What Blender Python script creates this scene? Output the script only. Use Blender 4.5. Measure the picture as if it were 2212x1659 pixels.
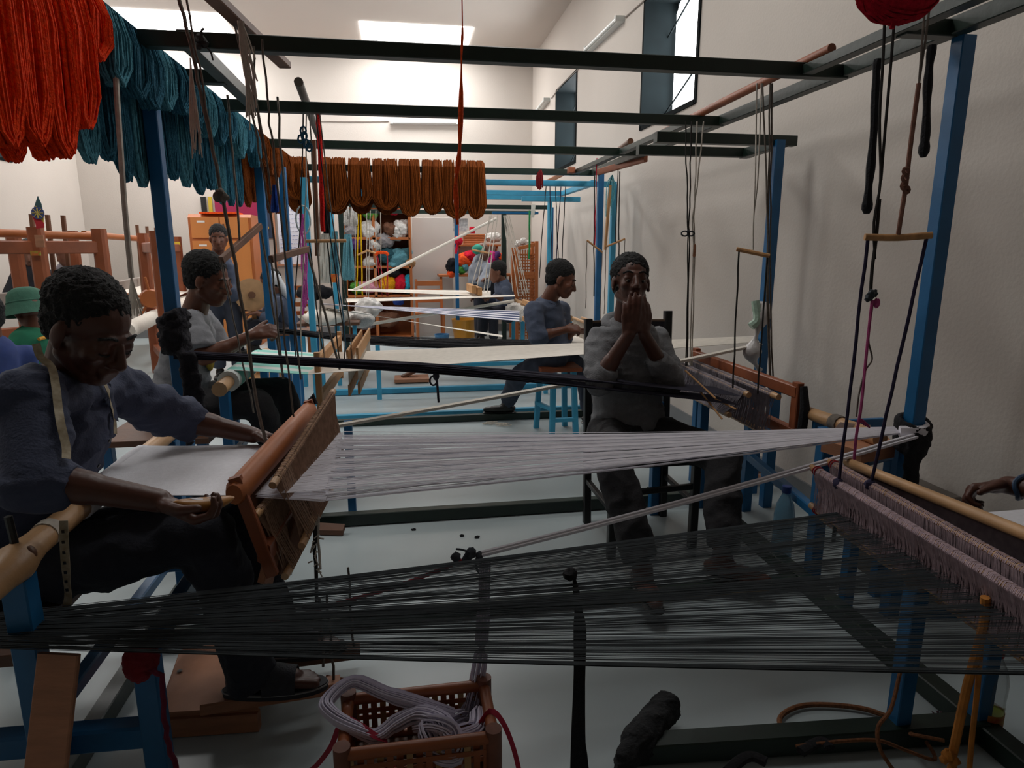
import bpy, bmesh, math, random
import numpy as np
from mathutils import Vector, Matrix, noise
random.seed(7); rng=np.random.default_rng(7)
scn=bpy.context.scene; COL=scn.collection
for o in list(bpy.data.objects): bpy.data.objects.remove(o)

# ---------------------------------------------------------------- camera
IW,IH=2212.0,1659.0
FPX=1400.0; CAMH=1.35; YAW=math.radians(9.4); PIT=math.radians(11.8)
cd=bpy.data.cameras.new('camera'); cam=bpy.data.objects.new('camera',cd); COL.objects.link(cam)
cd.sensor_fit='HORIZONTAL'; cd.sensor_width=36.0; cd.lens=36.0*FPX/IW; cd.clip_start=0.05; cd.clip_end=200
cam.location=(0,0,CAMH); cam.rotation_euler=(math.radians(90)-PIT,0,-YAW)
scn.camera=cam
FWD=np.array([math.sin(YAW)*math.cos(PIT),math.cos(YAW)*math.cos(PIT),-math.sin(PIT)])
RGT=np.array([math.cos(YAW),-math.sin(YAW),0.0]); UPV=np.cross(RGT,FWD); CAM=np.array([0,0,CAMH])
def P(px,py,X=None,Y=None,Z=None):
    """photo pixel -> point where that sight line meets a plane x=X, y=Y or z=Z"""
    d=RGT*(px-IW/2)/FPX+UPV*(IH/2-py)/FPX+FWD
    if Z is not None: t=(Z-CAMH)/d[2]
    elif Y is not None: t=Y/d[1]
    else: t=X/d[0]
    return Vector(CAM+d*t)

# ---------------------------------------------------------------- light
XL,XR,YF,YB,ZC=-4.6,2.1,-4.5,10.7,4.255
SKYL=[(0.29,9.87),(-2.93,9.87)]   # the two roof lights in view
w=bpy.data.worlds.new('world'); scn.world=w; w.use_nodes=True
bg=w.node_tree.nodes['Background']; bg.inputs[0].default_value=(0.75,0.85,1,1); bg.inputs[1].default_value=0.4
def area(name,loc,rot,sx,sy,power,col=(1,1,1)):
    l=bpy.data.lights.new(name,'AREA'); l.shape='RECTANGLE'; l.size=sx; l.size_y=sy; l.energy=power; l.color=col
    o=bpy.data.objects.new(name,l); COL.objects.link(o); o.location=loc; o.rotation_euler=rot; return o
for (x,y) in SKYL:
    area('skylight_daylight',(x,y,ZC-0.03),(0,0,0),1.4,0.82,30,(1.0,0.985,0.96))
# the same ceiling goes on over the looms, out of the picture: roof lights at the pitch of the wall bays (3.32 m)
for nm,x,y in (('skylight_middle_right',0.29,6.55),('skylight_middle_left',-2.93,6.55),('skylight_near_right',0.29,3.23),('skylight_near_left',-2.93,3.23)):
    area(nm+'_offscreen',(x,y,ZC-0.03),(0,0,0),1.4,0.82,30,(1.0,0.985,0.96))
# daylight through the two tall slit windows in view on the right, and the left-wall one whose corner shows at the picture's edge
WINS=[(4.66,5.76),(7.98,9.04)]; WINL=[(7.98,9.04)]; WZ0,WZ1,WD=2.38,3.4,0.28
for (a,b) in WINS:
    area('window_daylight',(XR+WD-0.03,(a+b)/2,2.89),(0,math.radians(90),0),0.95,1.0,22,(0.93,0.97,1.0))
area('window_left_offscreen',(XL-WD+0.03,8.51,2.89),(0,math.radians(-90),0),0.95,1.0,22,(0.93,0.97,1.0))
vs=scn.view_settings; vs.view_transform='Standard'; vs.look='None'; vs.gamma=1.0; vs.exposure=0.12; vs.use_curve_mapping=False

# ---------------------------------------------------------------- materials
MATS={}
def lin(c):
    if isinstance(c,str): c=[int(c[i:i+2],16)/255 for i in (0,2,4)]
    return tuple(((v/12.92) if v<=0.04045 else ((v+0.055)/1.055)**2.4) for v in c[:3])+(1.0,)
def mat(name,col,rough=0.7,var=0.12,scale=8.0,bump=0.0,bscale=40.0,metal=0.0,stretch=(1,1,1),kind='noise',col2=None,emit=0,trans=0,ior=1.45,alpha=1,detail=4,spec=0.5,sheen=0):
    if name in MATS: return MATS[name]
    m=bpy.data.materials.new(name); m.use_nodes=True; nt=m.node_tree; N=nt.nodes; L=nt.links
    b=N['Principled BSDF']; b.inputs['Roughness'].default_value=rough; b.inputs['Metallic'].default_value=metal
    b.inputs['Specular IOR Level'].default_value=spec
    c=lin(col)
    tc=N.new('ShaderNodeTexCoord'); mp=N.new('ShaderNodeMapping'); L.new(tc.outputs['Object'],mp.inputs[0]); mp.inputs['Scale'].default_value=stretch
    if kind=='wave':
        t=N.new('ShaderNodeTexWave'); t.inputs['Scale'].default_value=scale; t.inputs['Distortion'].default_value=3.0; t.inputs['Detail'].default_value=detail; fac=t.outputs['Fac']
    else:
        t=N.new('ShaderNodeTexNoise'); t.inputs['Scale'].default_value=scale; t.inputs['Detail'].default_value=detail; fac=t.outputs['Fac']
    L.new(mp.outputs[0],t.inputs['Vector'])
    r=N.new('ShaderNodeValToRGB'); L.new(fac,r.inputs[0])
    c2=lin(col2) if col2 else tuple(min(1,v*(1+var)) for v in c[:3])+(1,)
    c1=c if col2 else tuple(v*(1-var) for v in c[:3])+(1,)
    r.color_ramp.elements[0].position=0.3; r.color_ramp.elements[1].position=0.7
    r.color_ramp.elements[0].color=c1; r.color_ramp.elements[1].color=c2
    L.new(r.outputs[0],b.inputs['Base Color'])
    if bump>0:
        t2=N.new('ShaderNodeTexNoise'); t2.inputs['Scale'].default_value=bscale; t2.inputs['Detail'].default_value=3; L.new(mp.outputs[0],t2.inputs['Vector'])
        bp=N.new('ShaderNodeBump'); bp.inputs['Strength'].default_value=bump; bp.inputs['Distance'].default_value=0.01
        L.new(t2.outputs['Fac'],bp.inputs['Height']); L.new(bp.outputs[0],b.inputs['Normal'])
    if emit: b.inputs['Emission Color'].default_value=c; b.inputs['Emission Strength'].default_value=emit
    if trans: b.inputs['Transmission Weight'].default_value=trans; b.inputs['IOR'].default_value=ior
    if alpha<1: b.inputs['Alpha'].default_value=alpha
    if sheen: b.inputs['Sheen Weight'].default_value=sheen
    MATS[name]=m; return m

# ---------------------------------------------------------------- mesh helpers
def V(*a): return Vector(a[0]) if len(a)==1 else Vector(a)
def frame(d,up=(0,0,1)):
    d=V(d).normalized(); u=V(up)
    if abs(d.dot(u))>0.98: u=V(0,1,0) if abs(d.y)<0.9 else V(1,0,0)
    s=d.cross(u).normalized(); u=s.cross(d).normalized(); return d,s,u
class MB:
    def __init__(s): s.v=[]; s.f=[]
    def quad_ring(s,rings,closed=True,cap0=True,cap1=True):
        n=len(rings[0]); b=len(s.v)
        for r in rings: s.v.extend([tuple(p) for p in r])
        for i in range(len(rings)-1):
            for k in range(n if closed else n-1):
                k2=(k+1)%n; s.f.append((b+i*n+k,b+i*n+k2,b+(i+1)*n+k2,b+(i+1)*n+k))
        if closed and cap0: s.f.append(tuple(b+k for k in reversed(range(n))))
        if closed and cap1: s.f.append(tuple(b+(len(rings)-1)*n+k for k in range(n)))
        return s
    def bar(s,p0,p1,w,h=None,up=(0,0,1),bev=0.12):
        """rectangular bar with bevelled long edges"""
        h=h or w; p0=V(p0); p1=V(p1); d,sd,u=frame(p1-p0,up); a,b=w/2,h/2; c=min(w,h)*bev
        prof=[(-a+c,-b),(a-c,-b),(a,-b+c),(a,b-c),(a-c,b),(-a+c,b),(-a,b-c),(-a,-b+c)]
        s.quad_ring([[p+sd*x+u*y for x,y in prof] for p in (p0,p1)]); return s
    def box(s,c,sz,rz=0,bev=None):
        c=V(c); d=V(math.cos(rz),math.sin(rz),0)
        bv=0.08 if bev is None else bev
        return s.bar(c-d*sz[0]/2,c+d*sz[0]/2,sz[1],sz[2],bev=bv)
    def tube(s,pts,r,n=8,cap=True,flat=1.0,up=(0,0,1)):
        pts=[V(p) for p in pts]; rings=[]; m=len(pts); prev=None
        rs=r if hasattr(r,'__len__') else [r]*m
        for i,p in enumerate(pts):
            d=(pts[min(i+1,m-1)]-pts[max(i-1,0)])
            if d.length<1e-9: d=V(0,0,1)
            d.normalize()
            if prev is None: _,sd,u=frame(d,up)
            else:
                sd=prev-d*prev.dot(d)
                if sd.length<1e-6: _,sd,u=frame(d,up)
                sd.normalize(); u=sd.cross(d)
            prev=sd
            rings.append([p+sd*(math.cos(2*math.pi*k/n)*rs[i])+u*(math.sin(2*math.pi*k/n)*rs[i]*flat) for k in range(n)])
        return s.quad_ring(rings,True,cap,cap)
    def loop(s,pts,r,n=5):
        """closed tube"""
        pts=[V(p) for p in pts]; m=len(pts); b=len(s.v); prev=None
        for i,p in enumerate(pts):
            d=(pts[(i+1)%m]-pts[i-1]); d.normalize()
            if prev is None: _,sd,u=frame(d)
            else:
                sd=prev-d*prev.dot(d)
                if sd.length<1e-6: _,sd,u=frame(d)
                sd.normalize(); u=sd.cross(d)
            prev=sd
            for k in range(n): s.v.append(tuple(p+sd*(math.cos(2*math.pi*k/n)*r)+u*(math.sin(2*math.pi*k/n)*r)))
        for i in range(m):
            j=(i+1)%m
            for k in range(n):
                k2=(k+1)%n; s.f.append((b+i*n+k,b+i*n+k2,b+j*n+k2,b+j*n+k))
        return s
    def lathe(s,base,prof,n=16,axis=(0,0,1),cap=True):
        d,sd,u=frame(axis,(0,1,0) if abs(V(axis).normalized().z)>0.9 else (0,0,1)); base=V(base)
        return s.quad_ring([[base+d*z+sd*(math.cos(2*math.pi*k/n)*max(r,1e-4))+u*(math.sin(2*math.pi*k/n)*max(r,1e-4)) for k in range(n)] for r,z in prof],True,cap,cap)
    def ell(s,c,r,n=12,m=8,R=None,jit=0):
        c=V(c); r=(r,r,r) if not hasattr(r,'__len__') else r; rings=[]
        for i in range(m+1):
            t=math.pi*(i/m); t=min(max(t,0.06),math.pi-0.06); ring=[]
            for k in range(n):
                a=2*math.pi*k/n; q=V(math.sin(t)*math.cos(a)*r[0],math.sin(t)*math.sin(a)*r[1],-math.cos(t)*r[2])
                if jit: q=q*(1+random.uniform(-jit,jit))
                if R is not None: q=R@q
                ring.append(c+q)
            rings.append(ring)
        return s.quad_ring(rings)
    def caps(s,p0,p1,r0,r1=None,n=12,fl=1.0,up=(0,0,1),flat0=False,flat1=False):
        """tapered capsule; fl flattens it along the up side"""
        r1=r0 if r1 is None else r1; p0=V(p0); p1=V(p1); d=p1-p0; L=d.length
        if L<1e-6: d=V(0,0,1); L=1e-6
        d,sd,u=frame(d,up); st=[]
        if flat0: st.append((0,r0))
        else:
            for a in (80,60,40,20,0): st.append((-math.sin(math.radians(a))*r0,math.cos(math.radians(a))*r0))
        st.append((L*0.5,(r0+r1)/2))
        if flat1: st.append((L,r1))
        else:
            for a in (0,20,40,60,80): st.append((L+math.sin(math.radians(a))*r1,math.cos(math.radians(a))*r1))
        return s.quad_ring([[p0+d*z+sd*(math.cos(2*math.pi*k/n)*r)+u*(math.sin(2*math.pi*k/n)*r*fl) for k in range(n)] for z,r in st])
    def strand(s,pts,r):
        """thin three-sided thread"""
        return s.tube(pts,r,n=3)
    def grid(s,rows):
        b=len(s.v); n=len(rows[0])
        for r in rows: s.v.extend([tuple(p) for p in r])
        for i in range(len(rows)-1):
            for k in range(n-1): s.f.append((b+i*n+k,b+i*n+k+1,b+(i+1)*n+k+1,b+(i+1)*n+k))
        return s
    def slab(s,rows,th=0.002,nrm=(0,0,1)):
        """grid with thickness"""
        n=V(nrm).normalized()*th; s.grid(rows); s.grid([[V(p)-n for p in reversed(r)] for r in rows])
        edge=[rows[0],[r[-1] for r in rows],rows[-1],[r[0] for r in rows]]
        for e in edge: s.grid([e,[V(p)-n for p in e]])
        return s
    def poly(s,pts,nrm,th):
        n=V(nrm).normalized()*th; b=len(s.v); m=len(pts)
        s.v.extend([tuple(V(p)) for p in pts]); s.v.extend([tuple(V(p)+n) for p in pts])
        s.f.append(tuple(range(b,b+m))); s.f.append(tuple(reversed(range(b+m,b+2*m))))
        for k in range(m): s.f.append((b+k,b+m+k,b+m+(k+1)%m,b+(k+1)%m))
        return s
    def build(s,name,m,parent=None,smooth=True,label=None,cat=None,group=None,kind=None,angle=40,origin=None):
        me=bpy.data.meshes.new(name)
        if parent is not None: o0=PW[parent.name]
        elif origin is not None: o0=V(origin)
        else:
            a=np.array(s.v); o0=V((a[:,0].min()+a[:,0].max())/2,(a[:,1].min()+a[:,1].max())/2,a[:,2].min())
        me.from_pydata([tuple(V(p)-o0) for p in s.v],[],s.f); me.update()
        bm=bmesh.new(); bm.from_mesh(me); bmesh.ops.recalc_face_normals(bm,faces=bm.faces); bm.to_mesh(me); bm.free()
        return finish(name,me,m,parent,o0,smooth,label,cat,group,kind,angle)
PW={}
def finish(name,me,m,parent=None,o0=V(0,0,0),smooth=True,label=None,cat=None,group=None,kind=None,angle=40):
    if m is not None: me.materials.append(m)
    if smooth:
        me.polygons.foreach_set('use_smooth',[True]*len(me.polygons))
        try: me.set_sharp_from_angle(angle=math.radians(angle))
        except Exception: pass
    o=bpy.data.objects.new(name,me); COL.objects.link(o)
    if parent is not None: o.parent=parent
    else: o.location=o0
    PW[o.name]=V(o0)
    tag(o,label,cat,group,kind); return o
def tag(o,label=None,cat=None,group=None,kind=None):
    if label: o['label']=label
    if cat: o['category']=cat
    if group: o['group']=group
    if kind: o['kind']=kind
    return o
def thing(name,loc,label,cat,group=None):
    o=bpy.data.objects.new(name,None); COL.objects.link(o); o.location=V(loc); o.empty_display_size=0.05
    PW[o.name]=V(loc); return tag(o,label,cat,group)
def copy_tree(o,dl=(0,0,0),parent=None,label=None):
    c=o.copy(); COL.objects.link(c); c.parent=parent
    PW[c.name]=PW[o.name]+V(dl)
    if parent is None: c.location=o.location+V(dl)
    if label: c['label']=label
    for ch in list(o.children): copy_tree(ch,dl,c)
    return c
def lerp(a,b,t): return V(a)+(V(b)-V(a))*t
def path(pts,n=8):
    """Catmull-Rom through points"""
    p=[V(q) for q in pts]; p=[p[0]*2-p[1]]+p+[p[-1]*2-p[-2]]; out=[]
    for i in range(1,len(p)-2):
        for k in range(n):
            t=k/n; a,b,c,d=p[i-1],p[i],p[i+1],p[i+2]
            out.append(0.5*((2*b)+(c-a)*t+(2*a-5*b+4*c-d)*t*t+(3*b-a-3*c+d)*t**3))
    out.append(p[-2]); return out
def cord(a,b,n=10,wob=0.004,sag=0):
    a=V(a); b=V(b); out=[]
    for i in range(n+1):
        t=i/n; p=lerp(a,b,t); e=math.sin(math.pi*t)
        p=p+V(random.uniform(-1,1),random.uniform(-1,1),0)*wob*(0 if i in(0,n) else 1); p.z-=sag*e; out.append(p)
    return out

# shared materials
M_wall=mat('plaster_cream','C5BDB5',0.9,0.03,1.2,bump=0.15,bscale=60)
M_ceil=mat('ceiling_paint','C5BDB5',0.9,0.02,0.8)
M_floor=mat('floor_paint','B2BEC1',0.30,0.06,1.6,bump=0.05,bscale=12,detail=8,spec=0.4)
M_skirt=mat('skirting_grey','76787A',0.6,0.06,3)
M_green=mat('dark_green_paint','15271F',0.42,0.18,14,bump=0.08)
M_blue=mat('blue_paint','175F90',0.4,0.12,10,bump=0.06)
M_lblue=mat('light_blue_paint','3F9CC0',0.42,0.1,10,bump=0.05)
M_wood=mat('pale_wood','B98A5A',0.55,0.2,6,stretch=(6,6,1),bump=0.1)
M_bamboo=mat('bamboo','BC9369',0.42,0.16,5,stretch=(2,2,2),bump=0.08)
M_red=mat('reddish_wood','8A4A2A',0.5,0.2,5,bump=0.1)
M_orangewood=mat('orange_wood','A9602F',0.5,0.15,4,bump=0.08)
M_brownwood=mat('brown_wood','6B4630',0.55,0.22,7,bump=0.15)
M_plank=mat('plank_wood','A87456',0.6,0.15,9,stretch=(1,1,6),bump=0.1)
M_black=mat('black_paint','141414',0.4,0.1,8)
M_dark=mat('dark_yarn','17171B',0.95,0.2,60,bump=0.4,bscale=120)
M_warpdark=mat('warp_charcoal','31373B',0.9,0.25,40)
M_navyband=mat('warp_slate','2E2C3A',0.9,0.2,30)
M_white=mat('white_thread','E8E6EE',0.9,0.05,30)
M_cream=mat('cream_thread','E2DBD0',0.9,0.06,30)
M_clothw=mat('white_cloth','E0E0E6',0.9,0.04,80,bump=0.2,bscale=300)
M_cord=mat('grey_cord','6A625A',0.9,0.25,60)
M_cordd=mat('dark_cord','2A2826',0.9,0.25,60)
M_cordn=mat('navy_cord','241E3C',0.9,0.2,60)
M_cordw=mat('white_cord','C6BFB4',0.9,0.15,60)
M_cordp=mat('pink_cord','B0487E',0.9,0.2,60)
M_cordr=mat('red_cord','A01C2C',0.9,0.2,60)
M_mauve=mat('heddle_mauve','A8939A',0.95,0.2,50)
M_pipe=mat('grey_pipe','5B544D',0.5,0.15,9)
# ================================================================= room
def struct(mb,name,m,smooth=False,parent=None): return mb.build(name,m,parent,smooth=smooth,kind='structure' if parent is None else None)
struct(MB().box(((XL+XR)/2,(YF+YB)/2,-0.05),(XR-XL+0.8,YB-YF+0.8,0.1),bev=0.001),'floor',M_floor)
struct(MB().box(((XL+XR)/2,(YF+YB)/2,ZC+0.05),(XR-XL+0.8,YB-YF+0.8,0.1),bev=0.001),'ceiling',M_ceil)
struct(MB().box(((XL+XR)/2,YB+0.1,ZC/2),(XR-XL+0.4,0.2,ZC),bev=0.001),'wall_back',M_wall)
struct(MB().box(((XL+XR)/2,YF-0.1,ZC/2),(XR-XL+0.4,0.2,ZC),bev=0.001),'wall_front',M_wall)
def wall_with_slits(name,x0,x1,wins):
    b=MB(); ys=[YF]
    for a,c in sorted(wins): ys+= [a,c]
    ys.append(YB)
    for i in range(0,len(ys),2): b.box(((x0+x1)/2,(ys[i]+ys[i+1])/2,ZC/2),(x1-x0,ys[i+1]-ys[i],ZC),bev=0.0005)
    for a,c in wins:
        b.box(((x0+x1)/2,(a+c)/2,WZ0/2),(x1-x0,c-a,WZ0),bev=0.0005); b.box(((x0+x1)/2,(a+c)/2,(WZ1+ZC)/2),(x1-x0,c-a,ZC-WZ1),bev=0.0005)
    return struct(b,name,M_wall)
wall_with_slits('wall_right',XR,XR+0.3,WINS)
wall_with_slits('wall_left',XL-0.3,XL,WINL)
M_steel=mat('window_steel','0C1315',0.85,0.2,5,spec=0.1)
M_day=mat('daylit_pane','FFFFFF',0.3,0,1,emit=7)
def window(name,a,c,xi,sg,detail):
    xo=xi+sg*WD
    f=MB(); t=0.012; cx=(xi+xo)/2+sg*0.0
    f.box((cx,a+t/2,(WZ0+WZ1)/2),(WD+0.02,t,WZ1-WZ0)); f.box((cx,c-t/2,(WZ0+WZ1)/2),(WD+0.02,t,WZ1-WZ0))
    f.box((cx,(a+c)/2,WZ0+t/2),(WD+0.02,c-a,t)); f.box((cx,(a+c)/2,WZ1-t/2),(WD+0.02,c-a,t))
    for y in (a,c): f.box((xi-sg*0.005,y,(WZ0+WZ1)/2),(0.012,0.035,WZ1-WZ0+0.03))
    for z in (WZ0,WZ1): f.box((xi-sg*0.005,(a+c)/2,z),(0.012,c-a,0.035))
    o=f.build(name,M_steel,None,smooth=False,kind='structure')
    MB().box((xo,(a+c)/2,(WZ0+WZ1)/2),(0.008,c-a-0.03,WZ1-WZ0-0.03)).build('pane',M_day,o,smooth=False)
    xb=xo-sg*0.07
    for k in range(2 if detail else 0):
        g=MB(); z0=WZ0+0.12+0.62*k
        g.bar((xb,c,z0),(xb,a,z0+0.42),0.012); g.build('grille_bar',M_steel,o)
        if k: 
            g=MB(); g.bar((xb+0.01,a,z0-0.02),(xb+0.01,c,z0+0.42),0.012); g.build('grille_bar',M_steel,o)
    return o
for i,(a,c) in enumerate(WINS): window('window_%d'%(i+1),a,c,XR,1,True)
window('window_3',WINL[0][0],WINL[0][1],XL,-1,False)
struct(MB().box((XR-0.006,(YF+YB)/2,0.06),(0.012,YB-YF,0.12),bev=0.02),'baseboard_right',M_skirt)
struct(MB().box(((XL+XR)/2,YB-0.006,0.06),(XR-XL,0.012,0.12),bev=0.02),'baseboard_back',M_skirt)
M_skyl=mat('roof_light_panel','FFFFFF',0.4,0,1,emit=9)
for (x,y) in SKYL:
    lab='glowing white roof light panel over the '+('yarn shelves' if x>0 else 'orange cabinet')
    o=MB().box((x,y,ZC-0.008),(1.49,0.87,0.016)).build('skylight',M_skyl,None,smooth=False,label=lab,cat='skylight',group='roof lights in the ceiling')
# strip lamps and their wiring
M_lamp=mat('lamp_body','C9CCC9',0.4,0.03,3); M_tube=mat('lamp_tube','E4E8E6',0.25,0.02,3); M_wire=mat('wire_grey','8A8078',0.7,0.1,5)
def striplamp(p0,p1,n,label):
    p0=V(p0); p1=V(p1); n=V(n)
    t=thing('strip_lamp',lerp(p0,p1,0.5),label,'lamp')
    MB().bar(p0+n*0.03,p1+n*0.03,0.07,0.05).build('lamp_housing',M_lamp,t)
    MB().tube([p0+n*0.075+(p1-p0)*0.03,p1+n*0.075-(p1-p0)*0.03],0.016,10).build('tube',M_tube,t)
    for q in (0.02,0.98): MB().box(lerp(p0,p1,q)+n*0.07,(0.04,0.04,0.05)).build('lamp_holder',M_lamp,t)
striplamp(P(843,266,Y=YB),P(990,267,Y=YB),(0,-1,0),'white strip lamp on the back wall below the beams')
striplamp(P(1278,108,X=XR),P(1350,40,X=XR),(-1,0,0),'strip lamp on the right wall between the two slit windows')
striplamp(P(1160,250,X=XR),P(1188,215,X=XR),(-1,0,0),'strip lamp on the right wall near the back corner')
def wire(pts,label): MB().tube(path(pts,5),0.006,5).build('lamp_wire',M_wire,label=label,cat='wire')
wire([P(690,262,Y=YB-0.01),P(760,263,Y=YB-0.01),P(840,262,Y=YB-0.01)],'thin lamp wire running along the back wall')
wire([P(1350,38,X=XR-0.01),P(1372,18,X=XR-0.01),P(1392,0,X=XR-0.01),P(1410,-20,X=XR-0.01)],'thin lamp wire rising to the larger slit window')
wire([P(1191,212,X=XR-0.01),P(1215,182,X=XR-0.01),P(1248,150,X=XR-0.01),P(1276,112,X=XR-0.01)],'thin lamp wire between strip lamps on the right wall')
# ================================================================= steel frames
def post(t,x,y,z0,z1,m,w=0.05): MB().bar((x,y,z0),(x,y,z1),w,w,bev=0.06).build('post',m,t)
def beam(t,a,b,m=None,w=0.05,h=0.05,name='beam'): MB().bar(a,b,w,h,bev=0.06).build(name,m or M_green,t)
ZT=2.025
# -- front frame (dark green rails, blue uprights)
XO,XI=1.722,1.548
fr=thing('loom_gantry',(0.4,3.0,0),'tall dark green rail frame on blue uprights carrying the teal and orange skeins','gantry')
beam(fr,(XO,0.3,ZT),(XO,6.0,ZT)); beam(fr,(XI,0.3,2.0175),(XI,2.47,2.0175),w=0.045,h=0.035); beam(fr,(XI,3.48,2.0175),(XI,6.0,2.0175),w=0.045,h=0.035)
for y in (2.47,3.48,4.64,5.92): beam(fr,(-0.88,y,ZT-0.005),(XO,y,ZT-0.005))
beam(fr,(XI,1.96,ZT-0.005),(XO,1.96,ZT-0.005))
XLO,XLI=-0.9,-0.68
beam(fr,(XLO,0.2,ZT),(XLO,6.0,ZT)); beam(fr,(XLI,2.45,ZT),(XLI,3.5,ZT))
beam(fr,(XLO,2.95,ZT-0.005),(XLI,2.95,ZT-0.005))
post(fr,1.76,1.95,0,2.0,M_blue); post(fr,-0.9,2.74,0,2.0,M_blue); post(fr,1.76,5.8,0,2.0,M_blue); post(fr,-0.88,4.5,0,2.0,M_blue)
# floor rails
beam(fr,(-0.9,1.2,0.03),(-0.9,3.09,0.03),h=0.06,name='floor_rail'); beam(fr,(-0.9,3.11,0.035),(1.76,3.11,0.035),h=0.06,name='floor_rail')
beam(fr,(1.56,0.7,0.03),(1.56,3.09,0.03),h=0.06,w=0.06,name='floor_rail'); beam(fr,(0.55,1.43,0.035),(1.56,1.35,0.035),h=0.06,w=0.06,name='floor_rail')
beam(fr,(-0.9,2.2,0.03),(1.56,2.2,0.03),h=0.04,w=0.05,name='floor_rail')
# -- middle frame by the right wall
f2=thing('loom_gantry',(1.9,3.2,0),'lower green-topped frame with one blue upright standing close to the right wall','gantry')
a=P(1705,305,X=1.97); b=P(1631,331,X=2.0)
beam(f2,(1.25,a.y,a.z),(2.0,a.y,a.z)); beam(f2,(1.3,b.y,b.z-0.0),(1.98,b.y,b.z)); beam(f2,(1.94,a.y,a.z-0.003),(1.94,b.y+0.02,b.z-0.003))
post(f2,1.9,3.2,0,a.z,M_blue)
beam(f2,(1.3,a.y,0.03),(1.9,a.y,0.03),name='floor_rail'); post(f2,1.51,3.05,0,0.62,M_blue,0.045); post(f2,1.24,3.0,0,0.6,M_blue,0.045)
# -- light blue frame behind
f3=thing('loom_gantry',(0.5,7,0),'light blue painted loom frame standing behind the rust brown skeins','gantry')
zb=1.97
yA,yB,yC=6.1,7.3,7.95
beam(f3,(-0.8,yA,zb-0.03),(2.0,yA,zb-0.03),M_lblue); beam(f3,(-0.8,yB,zb-0.02),(1.78,yB,zb-0.02),M_lblue); beam(f3,(-0.8,yC,zb-0.02),(1.78,yC,zb-0.02),M_lblue)
beam(f3,(1.78,yA,zb-0.02),(1.78,yC,zb-0.02),M_lblue); beam(f3,(1.3,yB-0.1,zb-0.09),(1.95,yB-0.1,zb-0.09),M_lblue)
post(f3,1.92,5.9,0,zb-0.05,M_lblue); post(f3,1.78,yC,0,zb-0.04,M_lblue); post(f3,-0.78,5.75,0,zb-0.05,M_lblue); post(f3,-0.83,5.05,0,zb-0.05,M_blue)
beam(f3,(-0.8,6.12,0.03),(1.78,6.12,0.03),M_lblue,name='floor_rail'); beam(f3,(-0.8,5.15,0.03),(1.78,5.15,0.03),M_lblue,name='floor_rail'); beam(f3,(-0.8,5.0,0.03),(1.9,5.0,0.03),M_green,name='floor_rail')
beam(f3,(-0.3,5.9,0.3),(1.3,5.9,0.3),M_lblue,0.035,0.035,name='stretcher'); beam(f3,(-0.75,6.6,0.27),(1.3,6.6,0.27),M_lblue,0.035,0.035,name='stretcher')
post(f3,-0.25,5.9,0,0.5,M_lblue,0.04); post(f3,1.3,5.9,0,0.5,M_lblue,0.04)
# -- far frame in front of the shelves
f4=thing('loom_gantry',(0.5,8.6,0),'far dark green loom frame standing in front of the yarn shelves','gantry')
z4=1.86
beam(f4,(-0.85,8.3,z4),(1.85,8.3,z4)); beam(f4,(-0.85,9.2,z4-0.02),(1.85,9.2,z4-0.02)); post(f4,1.88,8.3,0,z4,M_blue); post(f4,-0.72,8.3,0,z4,M_green,0.06); post(f4,1.3,8.5,0,1.78,M_green,0.06)
beam(f4,(1.15,8.5,1.8),(1.75,8.5,1.8),M_blue,0.05,0.03); post(f4,-0.8,8.0,0,1.9,M_lblue); post(f4,0.75,9.3,0,1.75,M_blue)
beam(f4,(-0.8,8.0,0.03),(1.8,8.0,0.03),name='floor_rail')
# ================================================================= looms
def fan(a0,a1,b0,b1,n,r,layers=((0,0),),mid=None,sag=0.0,clump=0.0,jz=0.001,seg=6):
    """threads fanning from the line a0-a1 to the line b0-b1; layers = (dz at a, dz at b)"""
    m=MB()
    for (za,zb) in layers:
        t=0.0; ts=[]
        for i in range(n): ts.append((i+random.uniform(-0.35,0.35))/(n-1))
        if clump:
            ts=[x+clump*math.sin(x*53+za*300)/ (n) *3 + clump*math.sin(x*131)/n*2 for x in ts]
        for x in ts:
            x=min(max(x,0),1); p=lerp(a0,a1,x)+V(0,0,za+random.uniform(-jz,jz)); q=lerp(b0,b1,x)+V(0,0,zb+random.uniform(-jz,jz))
            pts=[lerp(p,q,k/seg)-V(0,0,sag*math.sin(math.pi*k/seg)) for k in range(seg+1)]
            m.strand(pts,r*random.uniform(0.8,1.25))
    return m
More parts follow.
